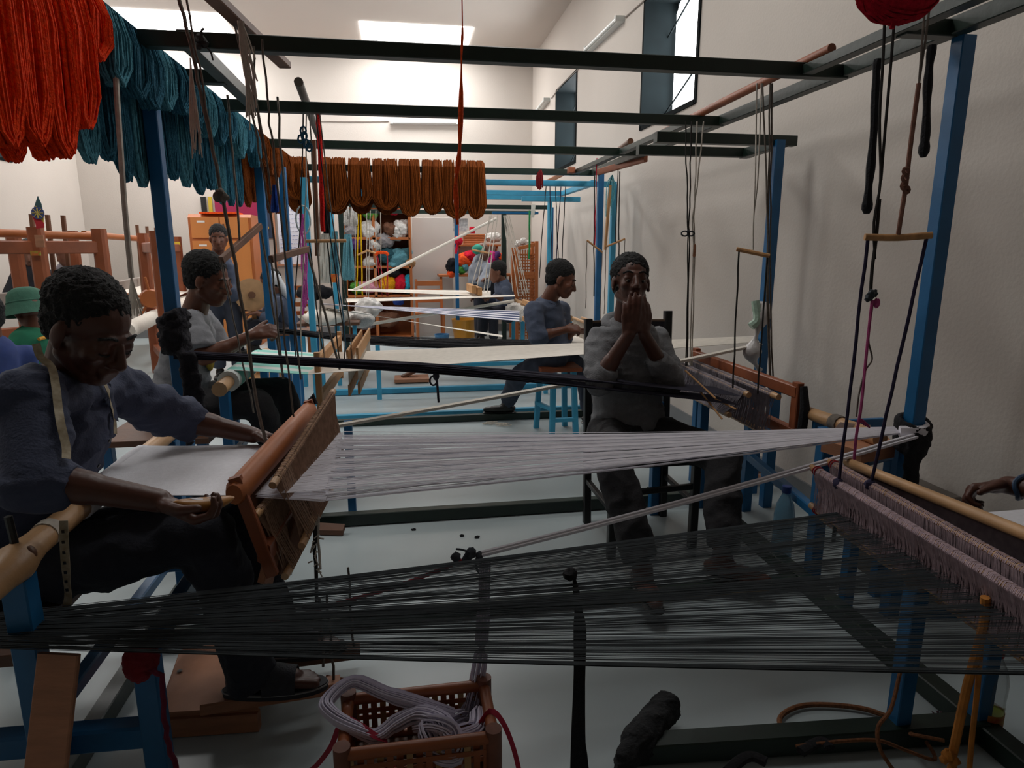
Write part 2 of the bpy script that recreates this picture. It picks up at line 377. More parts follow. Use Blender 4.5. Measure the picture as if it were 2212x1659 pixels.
def heddles(t,top0,top1,bot0,bot1,m_rod,m_str,n,rod_r=0.011,over=0.05,str_r=0.0009,name='heddle_strings',wave=0.006):
    top0,top1,bot0,bot1=map(V,(top0,top1,bot0,bot1)); d=(top1-top0).normalized()
    MB().tube([top0-d*over,top0,top1,top1+d*over],[rod_r*0.92,rod_r,rod_r,rod_r*0.95],10).build('heddle_rod',m_rod,t)
    MB().tube([bot0-d*over,bot0,bot1,bot1+d*over],[rod_r*0.92,rod_r,rod_r,rod_r*0.95],10).build('heddle_rod',m_rod,t)
    g=MB()
    for i in range(n):
        x=(i+random.random())/n; a=lerp(top0,top1,x); b=lerp(bot0,bot1,min(1,max(0,x+random.uniform(-0.01,0.01))))
        s=rod_r+0.001
        mid=lerp(a,b,0.5)+V(random.uniform(-wave,wave),random.uniform(-wave,wave),0)
        g.strand([a+V(-s,0,-0.002),lerp(a,b,0.3)+V(-s*0.4,0,0),mid,b+V(-s,0,0)],str_r*random.uniform(0.7,1.3))
        if i%2==0: g.strand([a+V(s,0,-0.002),lerp(a,b,0.35)+V(s*0.4,0,0),b+V(s,0,0)],str_r)
        if i%2==0: g.loop([a+V(math.cos(q)*(s),random.uniform(-.001,.001),math.sin(q)*s) for q in np.linspace(0,2*math.pi,7)[:-1]],str_r*1.4,3)
    g.build(name,m_str,t,smooth=False,kind='stuff')

# ---------- loom A : charcoal warp across the foreground, weaver at the right edge
wa=thing('loom',(1.36,1.4,0),'foreground hand loom with mauve heddles and a charcoal warp sheet','loom')
LA0,LA1=V(-1.26,1.452,0.55),V(-1.26,1.445,0.55)
g=MB()
nA=330; tt=[]; x=0
while x<1:
    u=x; dens=0.55+0.45*math.sin(u*38)+0.35*math.sin(u*91+1)
    x+=(1/nA)*(1.0+0.75*max(-0.7,min(1.4,-dens+0.5))); tt.append(min(x,1))
for x in tt:
    lay=random.choice((0,0,-0.012,0.008))
    p=lerp((-1.28,1.452,0.55),(-1.28,1.448,0.55),x)+V(0,random.uniform(-.006,.006),random.uniform(-.01,.01)); q=lerp((1.49,1.705,0.55),(1.49,0.872,0.55),x)+V(0,0,lay)
    pts=[lerp(p,q,k/5)-V(0,0,0.012*math.sin(math.pi*k/5)) for k in range(6)]; g.strand(pts,random.choice((0.00045,0.0006,0.0006,0.0009)))
for k in range(26): # stray crossing threads and the bundled lease in the middle
    x0=0.46+0.03*random.random(); x1=0.42+0.08*random.random()
    p=lerp((-1.28,1.46,0.55),(-1.28,1.44,0.55),x0); q=lerp((1.49,1.705,0.54),(1.49,0.872,0.54),x1); g.strand([lerp(p,q,j/5)-V(0,0,0.018*math.sin(math.pi*j/5)) for j in range(6)],0.0011)
for e in (0.0,1.0):
    for k in range(9):
        p=V(-1.28,1.45,0.55); q=lerp((1.49,1.71,0.55),(1.49,0.868,0.55),e)+V(0,random.uniform(-.006,.006),random.uniform(-.004,.004)); g.strand([lerp(p,q,j/5)-V(0,0,0.012*math.sin(math.pi*j/5)) for j in range(6)],0.0013)
g.build('warp_threads',M_warpdark,wa,smooth=False,kind='stuff')
rA0,rA1=P(1765,1017,X=1.30),P(2212,1288,X=1.30); rA1=rA1+(rA1-rA0)*0.35
rB0,rB1=P(1800,1003,X=1.37),P(2212,1232,X=1.37); rB1=rB1+(rB1-rB0)*0.3
dzA=V(0.03,0.0,-0.20)
heddles(wa,rA0,rA1,rA0+V(0.015,0,-0.135),rA1+V(0.02,0,-0.135),M_bamboo,M_mauve,620,0.012,0.035,0.0012)
heddles(wa,rB0,rB1,rB0+V(0.0,0,-0.2),rB1+V(0.0,0,-0.2),M_bamboo,M_mauve,420,0.012,0.035,0.001,wave=0.02)
# red bindings on the rod ends
for q in (rA0,rB0,rA0+V(0.015,0,-0.135)):
    MB().tube([q+V(math.cos(a)*0.0145,-0.012+a*0.0016,math.sin(a)*0.0145) for a in np.linspace(0,12.5,26)],0.002,5).build('binding',M_cordr,wa)
b0,b1=P(1832,999,X=1.455),P(2212,1152,X=1.455); b1=b1+(b1-b0)*0.35
MB().tube([b0-(b1-b0)*0.01,b0,b1],[0.013,0.0165,0.0165],12).build('batten_bar',M_bamboo,wa)
# lower part of the beater
MB().bar(b0+V(0,0.0,-0.17),b1+V(0,0,-0.17),0.025,0.05).build('batten_rail',M_plank,wa)
g=MB()
for i in range(260):
    p=lerp(b0,b1,i/259); g.bar(p+V(0,0,-0.01),p+V(0,0,-0.16),0.0012,0.006,bev=0.01)
g.build('reed',M_mauve,wa,smooth=False,kind='stuff')
# woven cloth towards the weaver
MB().slab([[V(x,y,0.575) for y in np.linspace(0.95,1.57,6)] for x in np.linspace(1.66,1.98,6)],0.002).build('woven_cloth',M_clothw,wa)
MB().tube([(2.0,0.85,0.55),(2.0,1.62,0.55)],0.028,12).build('cloth_beam',M_bamboo,wa)
for y in (0.88,1.58): MB().bar((2.0,y,0),(2.0,y,0.53),0.05,0.05).build('beam_leg',M_blue,wa)
MB().bar((-1.3,1.45,0),(-1.3,1.45,0.7),0.05,0.05).build('warp_post',M_blue,wa)
# dark threads tied off at the far corner of the warp
MB().tube(path([P(1850,1100,X=1.36),P(1822,1108,X=1.35),P(1806,1130,X=1.34),P(1800,1170,X=1.34)],5),0.006,6).build('tied_end',M_dark,wa)
MB().tube(path([P(1838,1098,X=1.36),P(1843,1130,X=1.36),P(1842,1150,X=1.36)],5),0.007,6).build('tied_end',M_dark,wa)
# treadle stand of loom A: two blue uprights with a crossbar
st=thing('treadle_stand',(1.42,1.38,0),'low blue stand of two uprights and a crossbar beneath the charcoal warp','stand')
post(st,1.32,1.38,0.05,0.49,M_blue,0.045); post(st,1.555,1.36,0.05,0.38,M_blue,0.045)
MB().bar((1.32,1.38,0.40),(1.555,1.36,0.375),0.03,0.03).build('crossbar',M_blue,st)
MB().ell((1.32,1.38,0.485),(0.032,0.032,0.03)).build('wrapping',M_brownwood,st)

# ---------- loom B : white cloth, weaver on the left
wb=thing('loom',(-0.4,1.9,0),'hand loom with a white warp and the bamboo cloth beam beside the blue-shirted weaver','loom')
MB().tube([(-0.845,1.25,0.685),(-0.84,1.30,0.69),(-0.832,1.37,0.693),(-0.827,1.41,0.702),(-0.833,1.455,0.70),(-0.83,1.5,0.705),(-0.828,1.75,0.708),(-0.83,2.0,0.71),(-0.83,2.36,0.712),(-0.83,2.41,0.712)],[0.03,0.036,0.034,0.043,0.036,0.030,0.028,0.027,0.026,0.024],14).build('cloth_beam',M_bamboo,wb)
MB().tube([(-0.83,1.535+k*0.006,0.707) for k in range(6)],0.0315,12).build('beam_binding',M_cordw,wb)
MB().tube([(-0.83,1.43,0.72),(-0.835,1.43,0.80)],0.008,8).build('beam_peg',M_black,wb)
MB().ell((-0.80,1.42,0.715),(0.012,0.016,0.02)).build('knot',M_brownwood,wb)  # brown lump, coloured to stand in for the dark of a peg hole
MB().tube([(-0.83,1.7,0.71),(-0.83,2.12,0.71)],0.036,14).build('cloth_roll',M_clothw,wb)
rows=[]
for i in range(13):
    t=i/12; x=-0.83+0.40*t; row=[]
    for k in range(13):
        y=1.675+0.005*t+0.445*k/12; z=0.744-0.02*t+0.006*math.sin(k*0.9+t*3)*(t*(1-t))*2
        row.append(V(x,y,z))
    rows.append(row)
MB().slab(rows,0.0015).build('woven_cloth',M_clothw,wb)
# unwoven stretch between cloth and beater and on to the heddles
fan((-0.44,1.68,0.722),(-0.44,2.125,0.722),(-0.22,1.65,0.72),(-0.22,2.2,0.72),170,0.0009,layers=((0,0.015),(0,-0.015))).build('shed_threads',M_white,wb,smooth=False,kind='stuff')
# far threads running to the post beside the right wall
bm_=fan((-0.22,1.65,0.72),(-0.22,2.2,0.72),(1.69,1.925,0.722),(1.69,1.955,0.735),130,0.00085,layers=((0.018,0),(-0.018,-0.004)),clump=1.2,sag=0.012)
for c in np.linspace(0.03,0.97,9):
    a=lerp((-0.22,1.65,0.72),(-0.22,2.2,0.72),c); q=lerp((1.69,1.925,0.722),(1.69,1.955,0.735),c)
    for k in range(9): bm_.strand([lerp(a+V(0,random.uniform(-.012,.012),random.uniform(-.01,.01)),q,j/5)-V(0,0,0.01*math.sin(math.pi*j/5)) for j in range(6)],0.0012)
bm_.build('warp_threads',M_white,wb,smooth=False,kind='stuff')
# beater
n0,n1=P(512,1062,Y=1.60),P(668,888,Y=2.3)
dn=(n1-n0).normalized(); s_=V(0.05,0,-0.17)
MB().tube([n0-dn*0.02,n0,lerp(n0,n1,0.5),n1,n1+dn*0.03],[0.02,0.028,0.03,0.027,0.018],12,flat=1.3).build('batten_rail',M_orangewood,wb)
MB().bar(n0+s_,n1+s_,0.035,0.05).build('batten_rail',M_red,wb)
g=MB()
for i in range(190):
    p=lerp(n0,n1,i/189); g.bar(p+s_*0.12,p+s_*0.9,0.001,0.006,bev=0.01)
g.build('reed',M_brownwood,wb,smooth=False,kind='stuff')
for q in (n0,n1): MB().bar(q+V(0,0,0.03)-s_*0.05,q+s_*1.35,0.022,0.03).build('batten_end',M_red,wb)
MB().tube([n1+V(0,0.02,0.03),n1+V(0.01,0.03,0.05),n1+V(0.02,0.02,0.02)],0.01,8).build('batten_tie',M_dark,wb)
# two heddle shafts
M_hedb=mat('heddle_brown','9A7C68',0.95,0.25,50)
for k,(pn,pf,dx) in enumerate((((597,1036),(716,852),0.0),((560,1105),(690,955),0.0))):
    a=P(pn[0],pn[1],Y=1.66-0.02*k); b=P(pf[0],pf[1],Y=2.22)
    heddles(wb,a,b,a+V(0.06,0.0,-0.17),b+V(0.02,0,-0.19),M_bamboo,M_hedb,240,0.011,0.03,0.0013)
# knotted threads and lower lamm
MB().bar(P(600,1150,Y=1.7),P(572,1262,Y=1.62),0.02,0.05).build('lamm',M_plank,wb)
MB().bar(P(648,1120,Y=1.75),P(612,1240,Y=1.7),0.02,0.045).build('lamm',M_brownwood,wb)
# wrap round the post, dark cloth pad and the return strand
MB().tube(path([(1.69,1.93,0.725),(1.76,1.905,0.73),(1.80,1.94,0.735),(1.79,1.99,0.735),(1.72,1.985,0.735)],5),0.013,8,flat=1.6).build('warp_wrap',M_white,wb)
ret0=V(1.735,1.905,0.715); ret1=P(1040,1197,Y=1.68)
g=MB()
for k in range(14):
    a=random.uniform(0,6.28); o=V(0,math.cos(a),math.sin(a))*0.007
    g.tube([lerp(ret0+o,ret1+o*0.7,j/5)-V(0,0,0.01*math.sin(math.pi*j/5)) for j in range(6)],0.0045,5)
g.build('return_strand',M_white,wb)
g=MB()
for (px,py,r) in ((985,1203,0.014),(1018,1195,0.016),(1008,1208,0.014),(1035,1200,0.012)): g.ell(P(px,py,Y=1.68),r,8,6,jit=0.15)
g.tube(path([P(1018,1195,Y=1.67),P(1000,1188,Y=1.67),P(985,1186,Y=1.67)],4),0.003,5); g.tube(path([P(1030,1205,Y=1.67),P(1028,1225,Y=1.67),P(1036,1238,Y=1.67)],4),0.004,5)
g.build('tie_knot',mat('dark_fluff','3A3F45',0.95,0.3,60),wb)
MB().tube(path([P(1010,1206,Y=1.68),P(920,1243,Y=1.68),P(830,1275,Y=1.68),P(700,1312,Y=1.69),P(640,1330,Y=1.72),P(560,1345,Y=1.9),P(520,1360,Y=2.15)],6),0.0055,6).build('anchor_rope',M_cordr,wb)
# stand of loom B
sb=thing('loom_stand',(-0.83,1.9,0),'bright blue leg stand holding the bamboo cloth beam of the blue-shirted weaver','stand')
for y,z in ((1.42,0.665),(2.36,0.69)): post(sb,-0.83,y,0,z,M_blue,0.05)
MB().bar((-0.83,1.42,0.30),(-0.83,2.36,0.30),0.035,0.035).build('stretcher',M_blue,sb)
# bench of weaver B
be=thing('bench',(-0.85,1.85,0),'blue bench with brown wooden seat under the weaver in the dark blue shirt','bench')
for (x,y) in ((-0.62,1.47),(-1.35,1.5),(-0.64,2.2),(-1.35,2.2)): post(be,x,y,0,0.43,M_blue,0.05)
MB().bar((-1.35,1.5,0.22),(-0.62,1.47,0.22),0.05,0.06).build('stretcher',M_blue,be)
MB().bar((-1.35,2.2,0.30),(-0.64,2.2,0.30),0.04,0.05).build('stretcher',M_blue,be)
MB().bar((-0.64,1.5,0.40),(-0.64,2.2,0.40),0.04,0.05).build('seat_rail',M_blue,be)
MB().box((-1.12,1.85,0.445),(0.46,0.78,0.03)).build('seat',M_brownwood,be)

# ---------- loom C : slate warp, heddles by the right wall
wc=thing('loom',(1.5,2.7,0),'hand loom with grey lilac heddles behind the man in the grey sweatshirt','loom')
M_lilac=mat('heddle_lilac','8E878F',0.95,0.2,50)
c1n,c1f=V(1.47,2.58,0.725),V(1.49,3.33,0.725)
heddles(wc,c1n,c1f,c1n+V(-0.02,0.12,-0.12),c1f+V(-0.02,0,-0.13),M_bamboo,M_lilac,330,0.014,0.03,0.0013)
c2n,c2f=V(1.55,2.50,0.735),V(1.57,3.35,0.735)
heddles(wc,c2n,c2f,c2n+V(0,0.03,-0.18),c2f+V(0,0,-0.18),M_bamboo,M_lilac,330,0.014,0.05,0.0013)
MB().bar((1.62,2.42,0.76),(1.62,3.45,0.76),0.035,0.05).build('batten_rail',M_red,wc); MB().bar((1.62,2.42,0.58),(1.62,3.45,0.58),0.035,0.05).build('batten_rail',M_red,wc)
for y in (2.43,3.4): MB().bar((1.62,y,0.54),(1.62,y,0.80),0.03,0.045).build('batten_end',M_red,wc)
MB().tube([(1.625,2.40,0.79),(1.63,2.385,0.70),(1.63,2.39,0.62),(1.625,2.40,0.56)],[0.015,0.02,0.02,0.015],8).build('batten_binding',M_dark,wc)
bmb0,bmb1=V(1.66,2.42,0.675),V(1.66,1.98,0.685)
MB().tube([bmb0,lerp(bmb0,bmb1,.5),bmb1],[0.026,0.028,0.03],12).build('cloth_beam',M_bamboo,wc)
MB().tube([lerp(bmb0,bmb1,0.42+k*0.02) for k in range(6)],0.034,10).build('beam_binding',M_cord,wc)
# slate band running to the left upright
L=V(-0.90,2.70,0.945)
g=MB(); R0,R1=V(1.40,2.50,0.735),V(1.42,2.78,0.715)
for (zo,n) in ((0.0,60),(-0.018,46)):
    for i in range(n):
        t=i/(n-1); pk=lerp(R0,R1,t)+V(0,0,zo*2.2); m_=V(0.05,2.69,0.872)+V(0,random.uniform(-.012,.012),zo*0.9+random.uniform(-.012,.012))
        s=L+V(0,random.uniform(-.01,.01),random.uniform(-.014,.014)+zo*0.3)
        g.strand(path([s,lerp(s,m_,0.55),m_,lerp(m_,pk,0.5)+V(0,0,0.004),pk],3),0.0021)
g.build('warp_band',M_navyband,wc,smooth=False,kind='stuff')
k0=P(942,812,Y=2.69)
g=MB(); g.loop([k0+V(math.cos(a)*0.015-0.012,0.0,math.sin(a)*0.02-0.02) for a in np.linspace(0,6.28,12)[:-1]],0.004,6); g.tube(path([k0,k0+V(0.004,0,-0.04),k0+V(0.008,0,-0.115)],4),0.005,6); g.ell(k0,(0.014,0.02,0.02)); g.build('band_tie',M_navyband,wc)
# sticks of the lease
for (a,b) in (((1480,800),(1545,860)),((1512,845),(1560,905)),((1545,862),(1590,884))): MB().tube([P(*a,Y=2.6),P(*b,Y=2.45)],0.004,6).build('lease_stick',M_wood,wc)
for x,y in ((1.24,3.02),): pass
# legs carrying loom C's beams
for (x,y,h) in ((1.735,2.97,0.66),(1.87,3.0,0.66),(1.62,2.22,0.66),(1.66,3.42,0.60)): post(wc,x,y,0,h,M_blue,0.05)
MB().bar((1.735,2.97,0.30),(1.62,2.22,0.30),0.04,0.04).build('stretcher',M_blue,wc)
# bench top by the wall with boards and a paper
tb=thing('work_bench',(1.82,2.28,0),'blue bench with thick brown plank top beside the right wall','bench')
MB().bar((1.66,2.36,0.62),(1.98,2.36,0.62),0.02,0.06).build('apron',M_blue,tb)
MB().poly([P(1775,950,Z=0.66),P(1862,975,Z=0.66),P(1935,962,Z=0.66),P(1900,925,Z=0.66),P(1800,930,Z=0.66)],(0,0,-1),0.045).build('plank_top',M_plank,tb,smooth=False)
for q in ((1862,985),(1930,968)):
    p=P(*q,Z=0.61); post(tb,p.x,p.y,0,0.62,M_blue,0.04)
a=P(1862,985,Z=0.61); b=P(1930,968,Z=0.61)
MB().bar(a+V(0,0,-0.02),b+V(0,0,-0.02),0.03,0.04).build('apron',M_blue,tb)
MB().bar((1.62,2.3,0.60),(a.x,a.y,0.60),0.03,0.05).build('apron',M_blue,tb)
MB().slab([[P(1815,912,Z=0.72),P(1880,918,Z=0.70)],[P(1800,928,Z=0.69),P(1885,930,Z=0.68)],[P(1785,938,Z=0.668),P(1872,942,Z=0.668)]],0.001).build('paper',M_clothw,label='sheet of white paper curling on the brown plank bench',cat='paper')

# ---------- loom D : turquoise striped cloth
M_stripe=mat('turquoise_stripe_cloth','E3E6E2',0.9,0.03,60)
nt=M_stripe.node_tree; N=nt.nodes; Lk=nt.links; b=N['Principled BSDF']
tc=N.new('ShaderNodeTexCoord'); sx=N.new('ShaderNodeSeparateXYZ'); Lk.new(tc.outputs['Object'],sx.inputs[0])
mm=N.new('ShaderNodeMath'); mm.operation='MULTIPLY'; mm.inputs[1].default_value=7.0; Lk.new(sx.outputs['Y'],mm.inputs[0])
fr_=N.new('ShaderNodeMath'); fr_.operation='FRACT'; Lk.new(mm.outputs[0],fr_.inputs[0])
cr=N.new('ShaderNodeValToRGB'); cr.color_ramp.interpolation='CONSTANT'
cr.color_ramp.elements[0].color=lin('DDE4E0'); cr.color_ramp.elements[1].position=0.45; cr.color_ramp.elements[1].color=lin('8FD3C6')
Lk.new(fr_.outputs[0],cr.inputs[0]); Lk.new(cr.outputs[0],b.inputs['Base Color'])
wd=thing('loom',(-0.4,3.7,0),'hand loom with turquoise striped cloth in front of the man in the grey t-shirt','loom')
MB().tube([(-0.86,3.12,0.71),(-0.86,3.3,0.715),(-0.86,4.2,0.715)],[0.035,0.03,0.03],12).build('cloth_beam',M_bamboo,wd)
MB().tube([(-0.86,3.28,0.715),(-0.86,3.98,0.715)],0.052,16).build('cloth_roll',M_stripe,wd)
MB().slab([[V(-0.84+0.35*i/6,3.32+0.68*k/6+0.04*i/6,0.765-0.04*i/6) for k in range(7)] for i in range(7)],0.002).build('woven_cloth',M_stripe,wd)
for (x,z,n,h) in ((-0.45,0.78,'batten',0.2),):
    a=V(x,3.40,z); b=V(x+0.03,4.25,z)
    MB().bar(a,b,0.03,0.06).build('batten_rail',M_wood,wd); MB().bar(a+V(0,0,-h),b+V(0,0,-h),0.03,0.06).build('batten_rail',M_wood,wd)
    for q in (a,b): MB().bar(q+V(0,0,0.05),q+V(0,0,-h-0.05),0.03,0.04).build('batten_end',M_wood,wd)
for (x0,dz) in ((-0.30,0.0),(-0.25,0.01)):
    a=V(x0,3.42,0.80+dz); b=V(x0+0.02,4.3,0.80+dz)
    MB().bar(a,b,0.012,0.07).build('heddle_board',M_wood,wd); MB().bar(a+V(0,0,-0.18),b+V(0,0,-0.18),0.012,0.06).build('heddle_board',M_wood,wd)
    g=MB()
    for i in range(120): p=lerp(a,b,i/119); g.strand([p,p+V(0,0,-0.18)],0.0012)
    g.build('heddle_strings',M_cream,wd,smooth=False,kind='stuff')
rows=[]
for i in range(11):
    t=i/10; A=lerp((-0.5,3.36,0.725),(1.86,3.17,0.865),t); B=lerp((-0.5,4.08,0.725),(1.88,3.24,0.885),t); rows.append([lerp(A,B,k/8)+V(0,0,0.002*math.sin(k*2.1)) for k in range(9)])
MB().slab(rows[:8],0.0015).build('warp_sheet',M_cream,wd)
g=MB()
for i in range(60):
    t=i/59; a=lerp(rows[7][0],rows[7][8],t); b=lerp(rows[10][0],rows[10][8],t); g.strand([a,lerp(a,b,.5)-V(0,0,.003),b],0.003)
g.build('warp_threads',M_cream,wd,smooth=False,kind='stuff')
# return strand of loom D
g=MB(); r0=V(1.87,3.17,0.845); r1=P(725,922,Y=2.62)
for k in range(10):
    o=V(0,random.uniform(-.02,.02),random.uniform(-.012,.012)); g.tube([lerp(r0+o*0.8,r1+o*0.6,j/5)-V(0,0,0.012*math.sin(math.pi*j/5)) for j in range(6)],0.0055,5)
g.build('return_strand',M_cream,wd)
MB().tube(path([P(1650,655,Y=3.17),P(1640,700,Y=3.14),P(1630,740,Y=3.13),P(1625,770,Y=3.14),P(1640,800,Y=3.16)],5),[0.03+0.02*math.sin(k*0.6)for k in range(21)],10).build('plastic_wrap',mat('plastic_bag_grey','BDB9B8',0.35,0.12,20,bump=0.5,bscale=30),wd,label='crumpled grey plastic bag tied round the upright')
MB().tube(path([P(1632,650,Y=3.15),P(1636,690,Y=3.13),P(1622,705,Y=3.13)],5),0.022,8).build('plastic_wrap',mat('plastic_bag_green','9DB7A6',0.35,0.2,25,bump=0.5,bscale=30),wd)
sd_=thing('loom_stand',(-0.86,3.6,0),'blue leg stand under the turquoise striped cloth roll','stand')
for y in (3.2,4.1): post(sd_,-0.86,y,0,0.68,M_blue,0.045)
MB().bar((-0.86,3.2,0.35),(-0.86,4.1,0.35),0.03,0.035).build('stretcher',M_blue,sd_)
MB().bar((-0.86,3.2,0.25),(-0.3,3.2,0.25),0.03,0.035).build('stretcher',M_blue,sd_); post(sd_,-0.3,3.25,0,0.5,M_blue,0.04)
bd=thing('bench',(-1.15,3.5,0),'blue bench with green edged seat under the man in the grey t-shirt','bench')
for (x,y) in ((-0.98,3.2),(-1.4,3.2),(-0.98,3.8),(-1.4,3.8)): post(bd,x,y,0,0.44,M_blue,0.045)
MB().box((-1.19,3.5,0.455),(0.5,0.68,0.03)).build('seat',M_brownwood,bd); MB().bar((-0.98,3.2,0.2),(-0.98,3.8,0.2),0.035,0.035).build('stretcher',M_blue,bd)

# ---------- loom E : black warp, man in blue-grey shirt faces its heddles
we=thing('loom',(1.5,4.6,0),'hand loom with a black warp band in front of the man in the blue-grey shirt','loom')
g=MB(); a0=P(585,712,Y=5.0); 
for i in range(70):
    t=i/69; q=V(1.15,4.4+0.55*t,0.64); m_=P(860,738,Y=5.0)+V(0,(t-.5)*0.2,random.uniform(-.025,.025)); s=a0+V(0,random.uniform(-.02,.02),random.uniform(-.02,.02))
    g.strand(path([s,lerp(s,m_,.5)-V(0,0,0.01),m_,q],3),0.0035)
g.build('warp_band',M_dark,we,smooth=False,kind='stuff')
MB().slab([[V(1.15+0.5*i/4,4.4+0.6*k/4,0.66+0.02*i/4) for k in range(5)] for i in range(5)],0.002).build('woven_cloth',M_cream,we)
for x in (1.35,1.42):
    MB().tube([(x,4.35,0.80),(x,5.1,0.80)],0.012,8).build('heddle_rod',M_bamboo,we); MB().tube([(x,4.35,0.60),(x,5.1,0.60)],0.012,8).build('heddle_rod',M_bamboo,we)
    g=MB()
    for i in range(120): p=V(x,4.35+0.75*i/119,0.80); g.strand([p,p+V(random.uniform(-.004,.004),0,-0.2)],0.0012)
    g.build('heddle_strings',M_cordw,we,smooth=False,kind='stuff')
for (x,y) in ((1.7,4.3),(1.7,5.1)): post(we,x,y,0,0.66,M_blue,0.045)
MB().tube([(1.7,4.25,0.68),(1.7,5.15,0.68)],0.028,10).build('cloth_beam',M_bamboo,we)

# ---------- looms F/G beyond: navy-and-white and cream warps
wf=thing('loom',(1.0,6.7,0),'hand loom with a navy and white striped warp running behind the black band','loom')
M_nw=mat('warp_navy','34426A',0.9,0.1,10)
def sheet(t,A0,A1,B0,B1,m,name='warp_sheet',th=0.003): MB().slab([[lerp(lerp(A0,B0,i/8),lerp(A1,B1,i/8),k/4) for k in range(5)] for i in range(9)],th).build(name,m,t)
Yf=6.6
for mm_,ph in ((M_nw,0.0),(M_white,0.5)):
    g=MB()
    for i in range(34):
        t=(i+ph)/34; g.strand([lerp(P(690,655,Y=Yf),P(690,658,Y=Yf+0.1),t),lerp(P(1122,694,Y=6.2),P(1122,672,Y=6.75),t)],0.0042 if (i//4)%2==(0 if ph else 1) else 0.0022)
    g.build('warp_threads',mm_,wf,smooth=False,kind='stuff')
sheet(wf,P(690,661,Y=Yf-0.1),P(690,664,Y=Yf),P(1085,728,Y=6.0),P(1085,724,Y=6.1),M_cream,'return_strand')
MB().bar((1.25,6.2,0.8),(1.25,6.8,0.8),0.03,0.05).build('batten_rail',M_wood,wf); MB().bar((1.25,6.2,0.62),(1.25,6.8,0.62),0.03,0.05).build('batten_rail',M_wood,wf)
post(wf,1.6,6.2,0,0.66,M_lblue,0.045); post(wf,1.6,6.8,0,0.66,M_lblue,0.045); MB().tube([(1.6,6.15,0.68),(1.6,6.85,0.68)],0.03,10).build('cloth_beam',M_bamboo,wf)
wg=thing('loom',(0.8,7.9,0),'far hand loom with cream warps in front of the weaver at the shelves','loom')
Yg=7.7
sheet(wg,P(752,627,Y=Yg-0.2),P(752,624,Y=Yg+0.1),P(1060,640,Y=Yg-0.3),P(1060,628,Y=Yg+0.3),M_cream)
sheet(wg,P(745,653,Y=Yg-0.4),P(745,645,Y=Yg-0.2),P(1112,640,Y=Yg-0.5),P(1112,637,Y=Yg-0.3),M_cream)
MB().tube([P(800,700,Y=7.4),P(1110,650,Y=7.5)],0.018,8).build('return_strand',M_cream,wg)
MB().tube([P(765,626,Y=7.6),P(1072,472,Y=8.3)],0.017,8).build('return_strand',M_cream,wg)
for (a,b) in (((1012,620),(1030,632)),((1024,624),(1044,637))):
    p=P(*a,Y=7.7); MB().bar(p,p+V(0.03,-0.35,-0.01),0.05,0.09).build('batten_rail',M_wood,wg)
MB().tube([(1.35,7.35,0.72),(1.35,8.1,0.72)],0.03,10).build('cloth_beam',M_bamboo,wg); post(wg,1.35,7.4,0,0.7,M_lblue,0.045); post(wg,1.35,8.05,0,0.7,M_lblue,0.045)
# ================================================================= people
def remesh(mb,vox,smooth=4,fac=0.5):
    me=bpy.data.meshes.new('tmp'); me.from_pydata([tuple(p) for p in mb.v],[],mb.f); me.update()
    bm=bmesh.new(); bm.from_mesh(me); bmesh.ops.recalc_face_normals(bm,faces=bm.faces); bm.to_mesh(me); bm.free()
    o=bpy.data.objects.new('tmp',me); COL.objects.link(o)
    r=o.modifiers.new('r','REMESH'); r.mode='VOXEL'; r.voxel_size=vox
    s=o.modifiers.new('s','SMOOTH'); s.factor=fac; s.iterations=smooth
    dg=bpy.context.evaluated_depsgraph_get(); ev=o.evaluated_get(dg); m2=bpy.data.meshes.new_from_object(ev)
    bpy.data.objects.remove(o); bpy.data.meshes.remove(me); return m2
def wrinkle(me,amp,scale=9.0,dirn=(1,1,1),seed=0.0,fine=0.35):
    n=len(me.vertices); co=np.empty(n*3); me.vertices.foreach_get('co',co); co=co.reshape(-1,3)
    nr=np.empty(n*3); me.vertices.foreach_get('normal',nr); nr=nr.reshape(-1,3); out=co.copy()
    d=V(dirn)
    for i in range(n):
        c=co[i]; q=V(c[0]*d.x,c[1]*d.y,c[2]*d.z)*scale+V(seed,seed*1.7,seed*0.3)
        a=noise.noise(q); b=noise.noise(q*2.7+V(5,3,1))
        h=(0.75-abs(a)*2.6)+(0.5-abs(b)*1.8)*fine*1.4
        out[i]=c+nr[i]*(max(h,-0.3)*amp)
    me.vertices.foreach_set('co',out.ravel()); me.update(); return me
def join_mesh(parts):
    bm=bmesh.new()
    for m in parts: bm.from_mesh(m)
    me=bpy.data.meshes.new('body'); bm.to_mesh(me); bm.free(); return me
def place(me,o0):
    n=len(me.vertices); co=np.empty(n*3); me.vertices.foreach_get('co',co); co=co.reshape(-1,3)-np.array(o0); me.vertices.foreach_set('co',co.ravel()); me.update(); return me
